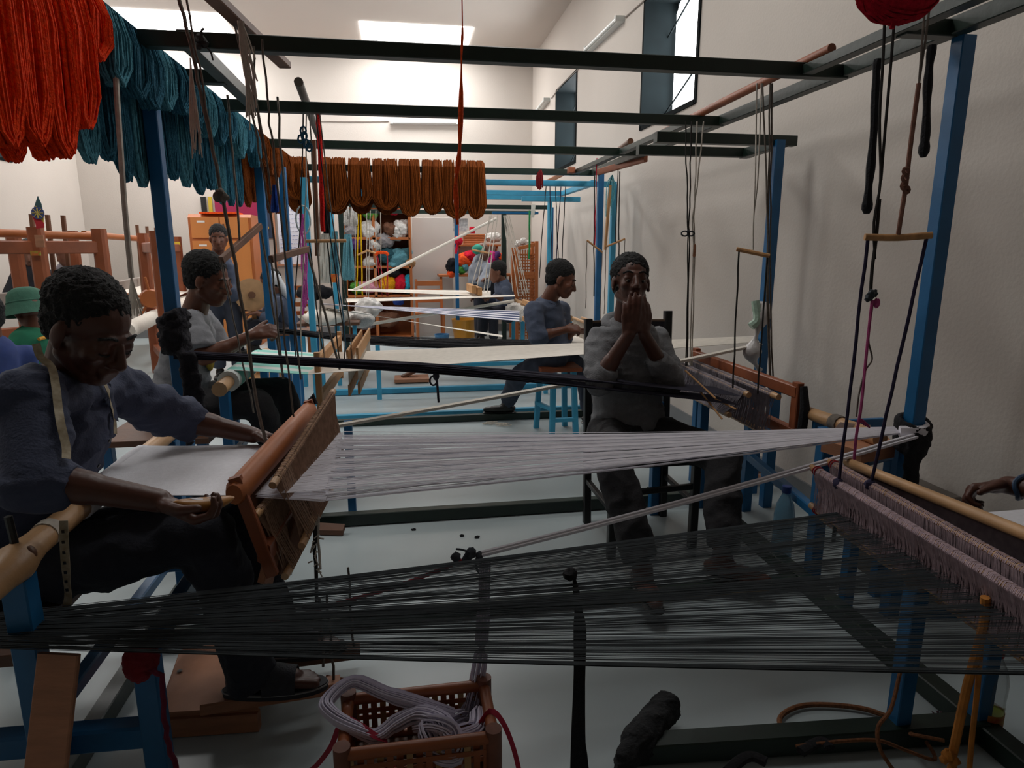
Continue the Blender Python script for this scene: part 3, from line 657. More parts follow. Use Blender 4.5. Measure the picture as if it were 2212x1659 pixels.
def hand_mb(mb,w,d,n,t,curl=(20,25,30,35),thumb=(0.75,0.65),spread=5,sc=1.0,thumb_curl=10):
    """w wrist, d wrist-to-knuckles, n out of the palm, t towards the thumb"""
    w=V(w); d=V(d).normalized(); n=V(n); n=(n-d*n.dot(d)).normalized(); t=V(t); t=(t-d*t.dot(d)-n*t.dot(n)).normalized()
    offs=(0.030,0.010,-0.010,-0.028); ln=(0.070,0.078,0.072,0.056); kl=(0.088,0.092,0.087,0.078)
    for o,l,k,c in zip(offs,ln,kl,curl):
        kn=w+(d*k+t*o)*sc
        mb.caps(w+(d*0.012+t*o*0.62)*sc,kn,0.0150*sc,0.0125*sc,10,fl=0.95,up=n)
        a=math.radians(spread)*(o/0.03); dd=(d*math.cos(a)+t*math.sin(a)).normalized(); p=kn; ang=0
        for s,f,r0,r1 in ((0.46,1.0,0.0104,0.0096),(0.30,1.25,0.0096,0.0088),(0.24,0.8,0.0088,0.0074)):
            ang+=math.radians(c*f); v=dd*math.cos(ang)+n*math.sin(ang); q=p+v*l*s*sc*1.05; mb.caps(p,q,r0*sc,r1*sc,10); p=q
    b=w+(d*0.022+t*0.026)*sc; v=(d*thumb[0]+t*thumb[1]+n*0.25).normalized(); p=b; mb.caps(w+d*0.01*sc,b,0.017*sc,0.016*sc,10)
    q=p+v*0.042*sc; mb.caps(p,q,0.0145*sc,0.0115*sc,10); a=math.radians(thumb_curl); v2=(v*math.cos(a)+(d*0.6+n*0.5-t*0.4).normalized()*math.sin(a)).normalized()
    q2=q+v2*0.034*sc; mb.caps(q,q2,0.0115*sc,0.0095*sc,10)
    mb.caps(w-d*0.01,w+d*0.03*sc,0.024*sc,0.028*sc,12,fl=0.72,up=n)
def head_axes(f,u=(0,0,1)):
    f=V(f).normalized(); u=V(u); u=(u-f*u.dot(f)).normalized(); s=f.cross(u); return f,u,s
def head_mb(mb,c,f,u,s,sc=1.0,fine=True,down=False):
    R=Matrix((f,s,u)).transposed(); c=V(c)
    def q(a,b,e): return c+(f*a+s*b+u*e)*sc
    def el(a,b,e,r,n=16,m=12): mb.ell(q(a,b,e),tuple(x*sc for x in r),n,m,R)
    el(-0.018,0,0.035,(0.099,0.076,0.084)); el(0.028,0,-0.022,(0.066,0.060,0.088)); el(0.055,0,-0.088,(0.036,0.036,0.026))
    for k in (-1,1): mb.caps(q(-0.005,k*0.05,-0.055),q(0.05,k*0.024,-0.094),0.022*sc,0.018*sc)
    if fine:
        mb.caps(q(0.078,-0.032,0.026),q(0.078,0.032,0.026),0.012*sc,0.012*sc)
        mb.caps(q(0.089,0,0.014),q(0.110,0,-0.030),0.009*sc,0.0135*sc); 
        for k in (-1,1):
            el(0.098,k*0.0145,-0.034,(0.011,0.010,0.009),10,8); el(0.060,k*0.040,-0.022,(0.026,0.022,0.022)); el(-0.008,k*0.079,-0.005,(0.021,0.009,0.032),12,8); el(0.0,k*0.080,-0.03,(0.011,0.008,0.011),10,8)
            mb.ell(q(0.0745,k*0.032,0.0075),tuple(x*sc for x in (0.0165,0.019,0.0135)),12,8,R)
            if down: el(0.0765,k*0.032,0.001,(0.0150,0.0185,0.0125),12,8)
            el(0.084,k*0.014,-0.061,(0.014,0.016,0.0085),10,8)
        mb.caps(q(0.088,-0.017,-0.059),q(0.088,0.017,-0.059),0.0085*sc); mb.caps(q(0.086,-0.015,-0.0725),q(0.086,0.015,-0.0725),0.0092*sc)
    else:
        mb.caps(q(0.088,0,0.01),q(0.106,0,-0.03),0.011*sc,0.014*sc); mb.caps(q(0.086,-0.014,-0.065),q(0.086,0.014,-0.065),0.012*sc)
        for k in (-1,1): el(-0.008,k*0.079,-0.008,(0.02,0.010,0.032),10,8)
def hair_mb(c,f,u,s,sc=1.0,grow=0.012,back=0.014,top=0.012,low=True):
    m=MB(); R=Matrix((f,s,u)).transposed()
    m.ell(V(c)+(f*(-0.022-back)+u*(0.040+top))*sc,((0.094+grow)*sc,(0.076+grow*0.75)*sc,(0.080+grow)*sc),20,14,R)
    if low: m.ell(V(c)+(f*(-0.055)+u*(0.0))*sc,((0.058+grow)*sc,(0.066+grow*0.6)*sc,(0.062+grow)*sc),16,12,R)
    return m
SK=[mat('skin_deep','4E2C20',0.42,0.12,14,bump=0.06,bscale=90,spec=0.45),mat('skin_brown','633A28',0.45,0.12,14,bump=0.06,bscale=90,spec=0.45),mat('skin_far','6A4230',0.5,0.1,14)]
M_hair=mat('black_hair','0B0909',0.8,0.3,50,bump=0.9,bscale=110)
M_eye=mat('eye_white','8F877E',0.3,0.02,5); M_pupil=mat('eye_dark','120B08',0.2,0.05,5)
def person(label,J,skin=SK[0],top=None,bottom=None,vox=0.006,hd=1.0,hands=(None,None),sleeve=(1.0,1.0),collar=True,hair=True,eyes='down',foot='shoe',
           shoe=None,topw=1.0,seed=0.0,wr=0.0045,hood=False,legs=True,cuff=True,hairgrow=0.012,group=None,hem=0.93):
    H=V(J['pelvis']); t=thing('person',(H.x,H.y,0),label,'person',group); o0=PW[t.name]
    c=V(J['head']); f,u,s=head_axes(J['face'],J.get('up',(0,0,1))); N=V(J['neck']); S=[V(x) for x in J['sh']]; E=[V(x) for x in J['el']]; W=[V(x) for x in J['wr']]
    fr=V(J['front']).normalized()
    HP=[V(x) for x in J['hip']]; K=[V(x) for x in J['kn']]; A=[V(x) for x in J['an']]
    # --- body
    hm=MB(); head_mb(hm,c,f,u,s,hd,vox<0.0115,eyes=='down')
    hm.caps(c+(f*-0.025-u*0.055)*hd,N-(N-c).normalized()*-0.02,0.056*hd,0.064*hd,16)
    vf=max(0.0042,vox*0.75)
    parts=[]
    for i in (0,1):
        if hands[i]: hand_mb(hm,W[i],**hands[i])
        hm.caps(E[i],W[i],0.040,0.0265,14); hm.caps(lerp(E[i],W[i],0.12),lerp(E[i],W[i],0.42),0.043,0.038,14)
    bm_=MB()
    bm_.caps(lerp(N,H,0.2),lerp(N,H,0.85),0.115,0.11,16,fl=0.68,up=fr); bm_.caps(S[0],S[1],0.045); bm_.caps(N,lerp(N,H,0.2),0.052,0.085)
    for i in (0,1): bm_.caps(S[i],E[i],0.05,0.042)
    bm_.ell(H,(0.14,0.13,0.12))
    if legs:
        for i in (0,1): bm_.caps(HP[i],K[i],0.075,0.055); bm_.caps(K[i],A[i],0.05,0.036)
    # feet
    fd=[V(x).normalized() for x in J['ft']] if legs else []
    if legs and foot!='shoe':
        for i in (0,1):
            z=V(0,0,1); p=A[i]; sd=fd[i].cross(z).normalized()
            hm.caps(p,p-z*0.05+fd[i]*0.02,0.036,0.034); hm.caps(p-z*0.055-fd[i]*0.03,p-z*0.06+fd[i]*0.12,0.03,0.03,fl=0.75)
            for k,(o,l,r) in enumerate(((-0.03,0.19,0.0125),(-0.012,0.195,0.009),(0.003,0.188,0.0085),(0.017,0.178,0.008),(0.029,0.165,0.0075))):
                o=o*J.get('toe',(1,1))[i]; q=p-z*0.064+sd*o*0.8+fd[i]*0.10; e=p-z*0.070+sd*o+fd[i]*l; hm.caps(q,e,r*1.15,r)
    body=join_mesh([remesh(hm,vf,3,0.4),remesh(bm_,max(vox*1.6,0.011),4)])
    finish('body',place(body,o0),skin,t,o0,True,angle=180)
    # --- eyes
    if eyes:
        for k in (-1,1):
            e=MB(); p=c+(f*0.0765+s*k*0.032-u*(0.0015 if eyes=='open' else -0.001))*hd; e.ell(p,0.0116*hd,12,8)
            if eyes=='down':
                MB().tube(path([c+(f*(0.086)+s*k*0.017-u*0.008)*hd,c+(f*0.0905+s*k*0.030-u*0.0105)*hd,c+(f*0.083+s*k*0.047-u*0.006)*hd],4),0.0021*hd,6).build('eyelash',M_hair,t)
                g=MB(); g.tube(path([c+(f*(0.086)+s*k*0.013+u*0.030)*hd,c+(f*0.086+s*k*0.033+u*0.037)*hd,c+(f*0.072+s*k*0.054+u*0.029)*hd],4),0.0042*hd,6); g.build('eyebrow',M_hair,t); continue
            eo=e.build('eye',M_eye,t); q=MB(); q.ell(p+(f*0.0066-u*0.0035)*hd,0.0070*hd,10,6); q.build('pupil',M_pupil,eo)
            g=MB(); g.tube(path([c+(f*(0.086)+s*k*0.013+u*0.030)*hd,c+(f*0.086+s*k*0.033+u*0.037)*hd,c+(f*0.072+s*k*0.054+u*0.029)*hd],4),0.0042*hd,6); g.build('eyebrow',M_hair,t)
    if hair:
        hmz=remesh(hair_mb(c,f,u,s,hd,hairgrow),max(vf,0.006),2); wrinkle(hmz,0.0045,60,(1,1,1),seed,0.8); finish('hair',place(hmz,o0),M_hair,t,o0,True,angle=180)
    # --- shirt
    if top:
        m=MB(); w_=topw
        m.caps(lerp(N,H,0.22),lerp(N,H,0.62),0.150*w_,0.150*w_,18,fl=0.76,up=fr); m.caps(lerp(N,H,0.55),lerp(N,H,0.98)+fr*0.015,0.150*w_,0.158*w_,18,fl=0.8,up=fr,flat1=True)
        m.caps(lerp(S[0],N,0.05),lerp(S[1],N,0.05),0.060,0.060,14); m.caps(N+V(0,0,-0.035),lerp(N,H,0.25),0.062,0.12,14)
        for i in (0,1):
            m.caps(S[i]*1.0,E[i],0.064*w_,0.060*w_,14); L=sleeve[i]
            if L>0.02:
                m.caps(E[i],lerp(E[i],W[i],L),0.061*w_,0.050,14,flat1=True)
                if cuff: m.caps(lerp(E[i],W[i],max(0.0,L-0.2)),lerp(E[i],W[i],L),0.054*w_,0.051,14,flat0=True,flat1=True)
            elif L<0: # short sleeve
                pass
        if min(sleeve)<0:
            m=MB(); m.caps(lerp(N,H,0.22),lerp(N,H,0.62),0.150*w_,0.150*w_,18,fl=0.76,up=fr); m.caps(lerp(N,H,0.55),lerp(N,H,0.98),0.150*w_,0.16*w_,18,fl=0.82,up=fr,flat1=True)
            m.caps(S[0],S[1],0.062,0.062,14); m.caps(N+V(0,0,-0.03),lerp(N,H,0.25),0.062,0.12,14)
            for i in (0,1): m.caps(S[i],lerp(S[i],E[i],-sleeve[i]),0.068,0.074,14,flat1=True)
        me=remesh(m,vox*1.35,5); wrinkle(me,wr,9.0,(0.75,0.75,1.5),seed); so=finish('shirt',place(me,o0),top,t,o0,True,angle=180)
        if collar:
            up=(c-N).normalized(); a_=fr.cross(up).normalized(); b_=up.cross(a_)
            g=MB(); base=N+up*0.030
            for (r,h,th) in ((0.074,0.0,0.011),(0.076,0.016,0.010),(0.084,0.004,0.010)):
                g.tube([base+up*h+(fr*math.cos(q)*(r+0.006)+a_*math.sin(q)*r)+up*(-0.030*max(0,math.cos(q))**2) for q in np.linspace(0.28,2*math.pi-0.28,22)],th,6)
            for k in (-1,1):
                p0=base+fr*0.090+a_*k*0.016-up*0.032; p1=base+fr*0.118+a_*k*0.055-up*0.085; p2=base+fr*0.062+a_*k*0.085-up*0.03; p3=base+fr*0.058+a_*k*0.066+up*0.012
                g.poly([p0,p1,p2,p3],fr,0.008)
            g.build('collar',top,so)
            g=MB()
            for q in np.linspace(0.12,0.72,5): 
                p=lerp(N,H,q)+fr*(0.114*w_+0.012); g.lathe(p,[(0.001,0.0),(0.006,0.001),(0.006,0.003),(0.001,0.004)],10,fr)
            g.build('buttons',M_pupil,so)
        if hood:
            up=V(0,0,1); a_=fr.cross(up).normalized(); g=MB(); base=N+V(0,0,0.03)-fr*0.012
            g.tube([base+fr*math.cos(q)*0.085+a_*math.sin(q)*0.088+up*(0.03*-math.cos(q)-0.01) for q in np.linspace(0.4,2*math.pi-0.4,22)],[0.014+0.018*math.sin(math.pi*k/21) for k in range(22)],10)
            m3=remesh(g,0.007,3); finish('hood',place(m3,o0),top,so,o0,True,angle=180)
    # --- trousers
    if bottom and legs:
        m=MB(); m.ell(H+V(0,0,0.01),(0.155,0.15,0.125),18,12); m.caps(HP[0],HP[1],0.105,0.105,16); m.caps(H,lerp(H,N,0.2),0.145,0.14,16,fl=0.8,up=fr)
        for i in (0,1):
            m.caps(HP[i],K[i],0.095,0.073,16); m.caps(K[i],lerp(K[i],A[i],hem),0.073,0.066,16,flat1=True)
        me=remesh(m,vox*1.5,5); wrinkle(me,wr*1.1,8,(1,1,1),seed+3); finish('trousers',place(me,o0),bottom,t,o0,True,angle=180)
    if legs and foot=='shoe':
        for i in (0,1):
            z=V(0,0,1); p=A[i]; d=fd[i]; g=MB()
            g.caps(p-z*0.005,p-z*0.05+d*0.015,0.042,0.042); g.caps(p-z*0.052-d*0.035,p-z*0.056+d*0.10,0.037,0.040,fl=0.72); g.caps(p-z*0.05+d*0.02,p-z*0.06+d*0.165,0.038,0.028,fl=0.75)
            me=remesh(g,0.008,3); sh=finish('shoe',place(me,o0),shoe or M_black,t,o0,True,angle=180)
            q=MB(); q.caps(p-z*0.083-d*0.035,p-z*0.085+d*0.16,0.040,0.036,fl=0.22); q.build('sole',M_black,sh)
    if legs and foot=='sandal':
        for i in (0,1):
            z=V(0,0,1); p=A[i]; d=fd[i]; sd=d.cross(z).normalized(); g=MB()
            n=24; pr=[]
            for k in range(n):
                a=2*math.pi*k/n; x=math.cos(a); y=math.sin(a); pr.append(p+d*(0.075+0.145*x)+sd*(y*(0.043+0.008*x))-z*0.082)
            g.poly(pr,(0,0,-1),0.022); so=g.build('sandal',mat('sandal_rubber','23252C',0.7,0.15,20),t)
            g=MB(); g.loop([v-z*0.006 for v in pr],0.003,5); g.build('sole_edge',mat('sole_edge_grey','8A8A8A',0.6,0.05,10),so)
            g=MB(); rows=[]
            for q in np.linspace(0.045,0.135,5): rows.append([p+d*q+sd*(math.cos(a)*0.047)+z*(-0.082+math.sin(a)*(0.075-0.28*(q-0.045))) for a in np.linspace(0,math.pi,12)])
            g.slab(rows,0.004,(0,0,1)); g.build('strap',mat('sandal_strap','2B2E36',0.75,0.2,60,bump=0.3,bscale=200),so)
    return t
def ik(a,b,l1,l2,pole):
    a=V(a); b=V(b); d=b-a; L=min(d.length,(l1+l2)*0.999); dn=d.normalized(); x=(l1*l1-l2*l2+L*L)/(2*L); h=math.sqrt(max(l1*l1-x*x,0)); p=V(pole); p=(p-dn*p.dot(dn)).normalized(); return a+dn*x+p*h
M_shirtB=mat('shirt_slate_blue','3A4158',0.85,0.12,20,bump=0.25,bscale=160); M_trB=mat('trousers_navy','20232E',0.9,0.15,20,bump=0.25,bscale=160)
M_sweat=mat('sweatshirt_grey','6F7073',0.95,0.12,60,bump=0.35,bscale=200); M_trC=mat('trousers_charcoal','242326',0.9,0.15,20,bump=0.2,bscale=120)
M_tee=mat('tshirt_grey','84858A',0.9,0.1,40,bump=0.2,bscale=150); M_shirtE=mat('shirt_blue_grey','454E62',0.85,0.12,20,bump=0.2,bscale=150)
M_shoeC=mat('shoe_brown','4A2418',0.4,0.15,12)

# --- weaver B, dark blue shirt
SRb,SLb=P(62,862,Y=1.58),P(232,838,Y=1.95)
Hb=V(-1.10,1.80,0.53)
knb=[P(448,1150,Y=1.69),P(515,1120,Y=1.93)]; anb=[V(-0.475,1.73,0.211),V(-0.44,1.93,0.190)]
elb=[P(78,1035,Y=1.46),P(395,905,Y=2.12)]; wrb=[P(345,1082,Y=1.47),P(548,940,Y=2.13)]
JB=dict(pelvis=Hb,head=P(196,716,Y=1.715),face=(0.80,-0.38,-0.52),up=(0.35,-0.12,1),neck=P(140,855,Y=1.79),front=(0.85,-0.1,-0.45),sh=[SRb,SLb],el=elb,wr=wrb,
   hip=[Hb+V(0.02,-0.09,-0.01),Hb+V(0.02,0.09,-0.01)],kn=knb,an=anb,ft=[(1,0.0,-0.02),(1,0.05,-0.02)],toe=(-1,-1))
hb=[dict(d=(0.86,-0.05,-0.5),n=(0.45,0.25,0.85),t=(0.1,-0.9,0.25),curl=(42,44,46,48),thumb=(0.7,0.45),thumb_curl=50),
    dict(d=(0.88,-0.1,-0.12),n=(0.1,-0.3,-0.95),t=(0.1,-0.9,0.3),curl=(22,26,30,34),thumb=(0.7,0.6))]
pB=person('man in dark blue shirt and navy trousers bent over white cloth holding a shuttle',JB,SK[0],M_shirtB,M_trB,vox=0.006,hd=1.01,hands=hb,hairgrow=0.008,sleeve=(0.30,0.10),foot='sandal',hem=1.15,seed=1.0,topw=1.13,wr=0.014)
# --- man C, grey sweatshirt, hands over his mouth
Hc=V(1.01,2.80,0.53)
elc=[P(1294,822,Y=2.66),P(1447,822,Y=2.72)]; wrc=[P(1359,722,Y=2.60),P(1391,722,Y=2.61)]
JC=dict(pelvis=Hc,head=P(1363,611,Y=2.74),face=(-0.10,-0.97,0.20),up=(0.05,0.1,1),neck=P(1352,708,Y=2.81),front=(-0.2,-0.97,0.1),sh=[P(1297,738,Y=2.82),P(1419,738,Y=2.87)],el=elc,wr=wrc,
   hip=[Hc+V(-0.09,-0.02,-0.02),Hc+V(0.09,0.0,-0.02)],kn=[P(1322,990,Y=2.38),P(1562,985,Y=2.42)],an=[P(1388,1225,Y=2.19),P(1560,1200,Y=2.22)],ft=[(-0.05,-1,0),(0.75,-0.6,0)])
hc=[dict(d=(0.05,-0.02,1),n=(0.25,0.95,0.1),t=(0.9,-0.3,0),curl=(6,8,8,12),thumb=(0.8,0.4),spread=3,thumb_curl=5),
    dict(d=(-0.02,-0.02,1),n=(-0.35,0.92,0.1),t=(-0.9,-0.3,0),curl=(6,8,8,12),thumb=(0.8,0.4),spread=3,thumb_curl=5)]
pC=person('seated man in grey sweatshirt with both hands pressed over his mouth',JC,SK[0],M_sweat,M_trC,vox=0.007,hands=hc,sleeve=(0.30,0.52),collar=False,hood=True,seed=2.0,shoe=M_shoeC,cuff=True,wr=0.010,hd=0.97,eyes='open',topw=1.06)
# --- man D, grey T-shirt
Hd=V(-1.17,3.50,0.56)
JD=dict(pelvis=Hd,head=P(452,607,Y=3.42),face=(0.93,-0.22,-0.30),up=(0.3,-0.05,1),neck=P(415,690,Y=3.48),front=(0.97,-0.1,-0.2),sh=[P(412,700,Y=3.30),P(435,690,Y=3.66)],el=[P(440,772,Y=3.18),P(478,760,Y=3.66)],wr=[P(545,724,Y=3.28),P(556,716,Y=3.5)],
   hip=[Hd+V(0.02,-0.1,0),Hd+V(0.02,0.1,0)],kn=[P(560,872,Y=3.34),P(610,845,Y=3.7)],an=[P(600,985,Y=3.4),P(640,960,Y=3.7)],ft=[(1,0,0),(1,0,0)])
hd_=[dict(d=(0.9,0.15,0.2),n=(0.1,0.7,-0.5),t=(0.2,0.5,0.8),curl=(45,50,50,50)),dict(d=(0.9,-0.3,0.1),n=(0.1,-0.7,-0.5),t=(0.2,-0.5,0.8),curl=(45,50,50,50))]
pD=person('man in grey t-shirt and black trousers working at the turquoise striped cloth',JD,SK[1],M_tee,M_trC,vox=0.009,hands=hd_,sleeve=(-0.85,-0.85),collar=False,seed=3.0,hairgrow=0.012,hd=1.0,wr=0.009)
# --- man E, blue-grey shirt seen three-quarter
He=V(1.07,4.68,0.60)
JE=dict(pelvis=He,head=P(1214,606,Y=4.55),face=(0.86,-0.36,-0.36),up=(0.3,0,1),neck=P(1180,660,Y=4.62),front=(0.9,-0.4,-0.1),sh=[P(1152,672,Y=4.45),P(1212,670,Y=4.78)],el=[P(1160,728,Y=4.36),P(1215,735,Y=4.7)],wr=[P(1222,712,Y=4.35),P(1240,715,Y=4.6)],
   hip=[He+V(0.0,-0.09,-0.03),He+V(0.03,0.09,-0.03)],kn=[P(1120,812,Y=4.72),P(1262,800,Y=4.8)],an=[P(1095,868,Y=5.0),P(1275,890,Y=4.8)],ft=[(-0.9,0.1,0),(1,0,0)])
he_=[dict(d=(0.95,0.1,0.05),n=(0.1,0.6,-0.7),t=(0.2,0.5,0.6),curl=(40,45,45,45)),dict(d=(0.9,-0.2,0.0),n=(0.1,-0.5,-0.7),t=(0.2,-0.5,0.6),curl=(40,45,45,45))]
pE=person('man in blue-grey shirt on a blue stool looking down at the black warp',JE,SK[1],M_shirtE,mat('trousers_slate','343B4A',0.9,0.15,20),vox=0.010,hands=he_,sleeve=(0.35,0.5),seed=4.0,hd=1.0,wr=0.009,topw=1.05)

g=MB(); q=lerp(JD['neck'],JD['pelvis'],0.38)+V(0.97,-0.1,-0.2).normalized()*0.112; g.ell(q,(0.02,0.06,0.075),12,8); g.build('shirt_print',mat('print_yellow','B59A3A',0.8,0.2,20),pD)
# --- people further off
Hs=V(-1.84,7.1,0.92)
JS=dict(pelvis=Hs,head=P(472,516,Y=7.0)+V(0,0,0.0),face=(0.2,-0.95,-0.15),neck=P(468,560,Y=7.05),front=(0.15,-1,0),sh=[P(440,582,Y=7.08),P(498,582,Y=7.02)],el=[P(430,640,Y=6.95),P(505,640,Y=6.95)],wr=[P(468,585,Y=6.85),P(486,600,Y=6.82)],
   hip=[Hs+V(-0.09,0,-0.02),Hs+V(0.09,0,-0.02)],kn=[Hs+V(-0.09,-0.02,-0.44),Hs+V(0.10,-0.02,-0.44)],an=[Hs+V(-0.09,0,-0.82),Hs+V(0.10,0,-0.82)],ft=[(0,-1,0),(0.2,-1,0)])
hs_=[dict(d=(0.2,0.1,1),n=(0.3,0.9,0),t=(0.9,0,0),curl=(20,25,30,30)),dict(d=(-0.4,-0.1,0.9),n=(-0.3,0.9,0),t=(-0.9,0,0),curl=(30,35,40,40))]
pS=person('standing man in blue-grey work coat with a hand raised to his mouth',JS,SK[1],M_shirtE,mat('apron_grey','3C4250',0.9,0.1,15),vox=0.012,hands=hs_,sleeve=(0.5,0.5),seed=5.0,wr=0.004)
# weaver facing left at the far loom
Hf=V(1.27,8.0,0.58)
JF=dict(pelvis=Hf,head=P(1073,589,Y=7.95),face=(-0.95,-0.15,-0.25),up=(-0.2,0,1),neck=P(1086,614,Y=7.98),front=(-1,-0.1,-0.2),sh=[P(1090,625,Y=8.14),P(1092,630,Y=7.8)],el=[P(1066,650,Y=8.2),P(1100,652,Y=7.75)],wr=[P(1040,640,Y=8.1),P(1090,640,Y=7.65)+V(-0.1,0,0)],
   hip=[Hf+V(0,0.09,0),Hf+V(0,-0.09,0)],kn=[P(1040,672,Y=8.1),P(1045,678,Y=7.85)],an=[P(1035,725,Y=8.1),P(1040,730,Y=7.8)],ft=[(-1,0,0),(-1,0,0)])
hf=[dict(d=(-1,0,-0.1),n=(0,-0.2,-1),t=(0,-1,0)),dict(d=(-1,0,-0.1),n=(0,0.2,-1),t=(0,1,0))]
pF=person('far weaver in blue-grey shirt reaching over the cream warp near the wicker rack',JF,SK[2],M_shirtE,M_trB,vox=0.013,hands=hf,sleeve=(0.6,0.6),seed=6,wr=0.003,eyes=False)
# person bending at the shelves, green cap
Hg=V(1.12,8.95,0.88)
JG=dict(pelvis=Hg,head=P(1042,545,Y=8.75),face=(-0.6,0.3,-0.6),up=(-0.4,0,1),neck=P(1035,562,Y=8.8),front=(-0.6,0.3,-0.7),sh=[P(1022,580,Y=8.95),P(1058,578,Y=8.6)],el=[P(1020,606,Y=8.95),P(1040,610,Y=8.5)],wr=[P(1050,598,Y=8.75),P(1060,600,Y=8.45)],
   hip=[Hg+V(-0.09,0,0),Hg+V(0.09,0,0)],kn=[Hg+V(-0.1,0,-0.43),Hg+V(0.1,0,-0.43)],an=[Hg+V(-0.1,0,-0.8),Hg+V(0.1,0,-0.8)],ft=[(-0.5,0.8,0),(-0.5,0.8,0)])
pG=person('person in pale grey hooded top and green cap bending towards the bright yarn bundles',JG,SK[2],mat('hoodie_pale','8D929C',0.95,0.1,30),M_trB,vox=0.013,hands=(hf[0],hf[1]),sleeve=(0.9,0.9),collar=False,hood=True,seed=7,wr=0.003,eyes=False,hair=False)
f,u,s=head_axes(JG['face'],JG['up']); MB().ell(JG['head']+u*0.05,(0.11,0.10,0.075),16,10).build('cap',mat('cap_green','2E8C78',0.9,0.1,20),pG)
# woman with white head scarf at the spinning wheel
Hw=V(-1.20,7.25,0.50)
JW=dict(pelvis=Hw,head=P(582,612,Y=7.1),face=(-0.9,-0.3,-0.3),up=(-0.2,0,1),neck=P(592,640,Y=7.15),front=(-0.95,-0.25,-0.2),sh=[P(585,655,Y=7.3),P(600,652,Y=6.98)],el=[P(570,690,Y=7.25),P(585,692,Y=6.9)],wr=[P(545,668,Y=7.1),P(556,676,Y=6.95)],
   hip=[Hw+V(0,0.09,0),Hw+V(0,-0.09,0)],kn=[P(545,700,Y=7.2),P(550,704,Y=7.0)],an=[P(548,745,Y=7.2),P(552,748,Y=7.0)],ft=[(-1,0,0),(-1,0,0)])
pW=person('seated woman with a white head scarf spinning beside the blue uprights',JW,SK[2],M_shirtE,M_trB,vox=0.013,hands=hf,sleeve=(0.7,0.7),collar=False,seed=8,wr=0.003,eyes=False)
f,u,s=head_axes(JW['face'],JW['up']); c=JW['head']; m=MB(); R=Matrix((f,s,u)).transposed()
m.ell(c-f*0.035+u*0.04,(0.105,0.098,0.10),16,10,R); m.caps(c-f*0.08+u*0.02,JW['neck']-f*0.13-u*0.1,0.085,0.07,14,fl=0.6,up=f); me=remesh(m,0.012,3); o0=PW[pW.name]
finish('head_scarf',place(me,o0),mat('scarf_white','C9CDD2',0.9,0.05,30),pW,o0,True,angle=180)
# two behind the wooden looms
for (px,py,Y,top,lab,fc,sd) in ((62,548,7.7,mat('vest_black','20222A',0.9,0.1,10),'person in a black jacket standing behind the wooden loom post with the flag',(0.3,-0.8,-0.4),9),(139,550,8.3,mat('shirt_pale','8E8890',0.9,0.1,20),'bald person in pale shirt leaning behind the brown wooden looms',(-0.4,-0.8,-0.4),10)):
    c=P(px,py,Y=Y); H=V(c.x-0.05,c.y+0.12,0.86)
    J=dict(pelvis=H,head=c,face=fc,neck=c+V(0,0.06,-0.16),front=(0,-1,-0.2),sh=[c+V(-0.19,0.09,-0.23),c+V(0.19,0.09,-0.23)],el=[c+V(-0.27,0.0,-0.46),c+V(0.27,0.0,-0.46)],wr=[c+V(-0.18,-0.2,-0.55),c+V(0.18,-0.2,-0.55)],
       hip=[H+V(-0.09,0,0),H+V(0.09,0,0)],kn=[H+V(-0.09,0,-0.42),H+V(0.09,0,-0.42)],an=[H+V(-0.09,0,-0.77),H+V(0.09,0,-0.77)],ft=[(0,-1,0),(0,-1,0)])
    hh=[dict(d=(0.2,-1,-0.1),n=(0,0,-1),t=(1,0,0)),dict(d=(-0.2,-1,-0.1),n=(0,0,-1),t=(-1,0,0))]
    person(lab,J,SK[2],top,M_trB,vox=0.014,hands=hh,sleeve=(0.9,0.9),collar=False,seed=sd,wr=0.003,eyes=False,hair=(sd==9))
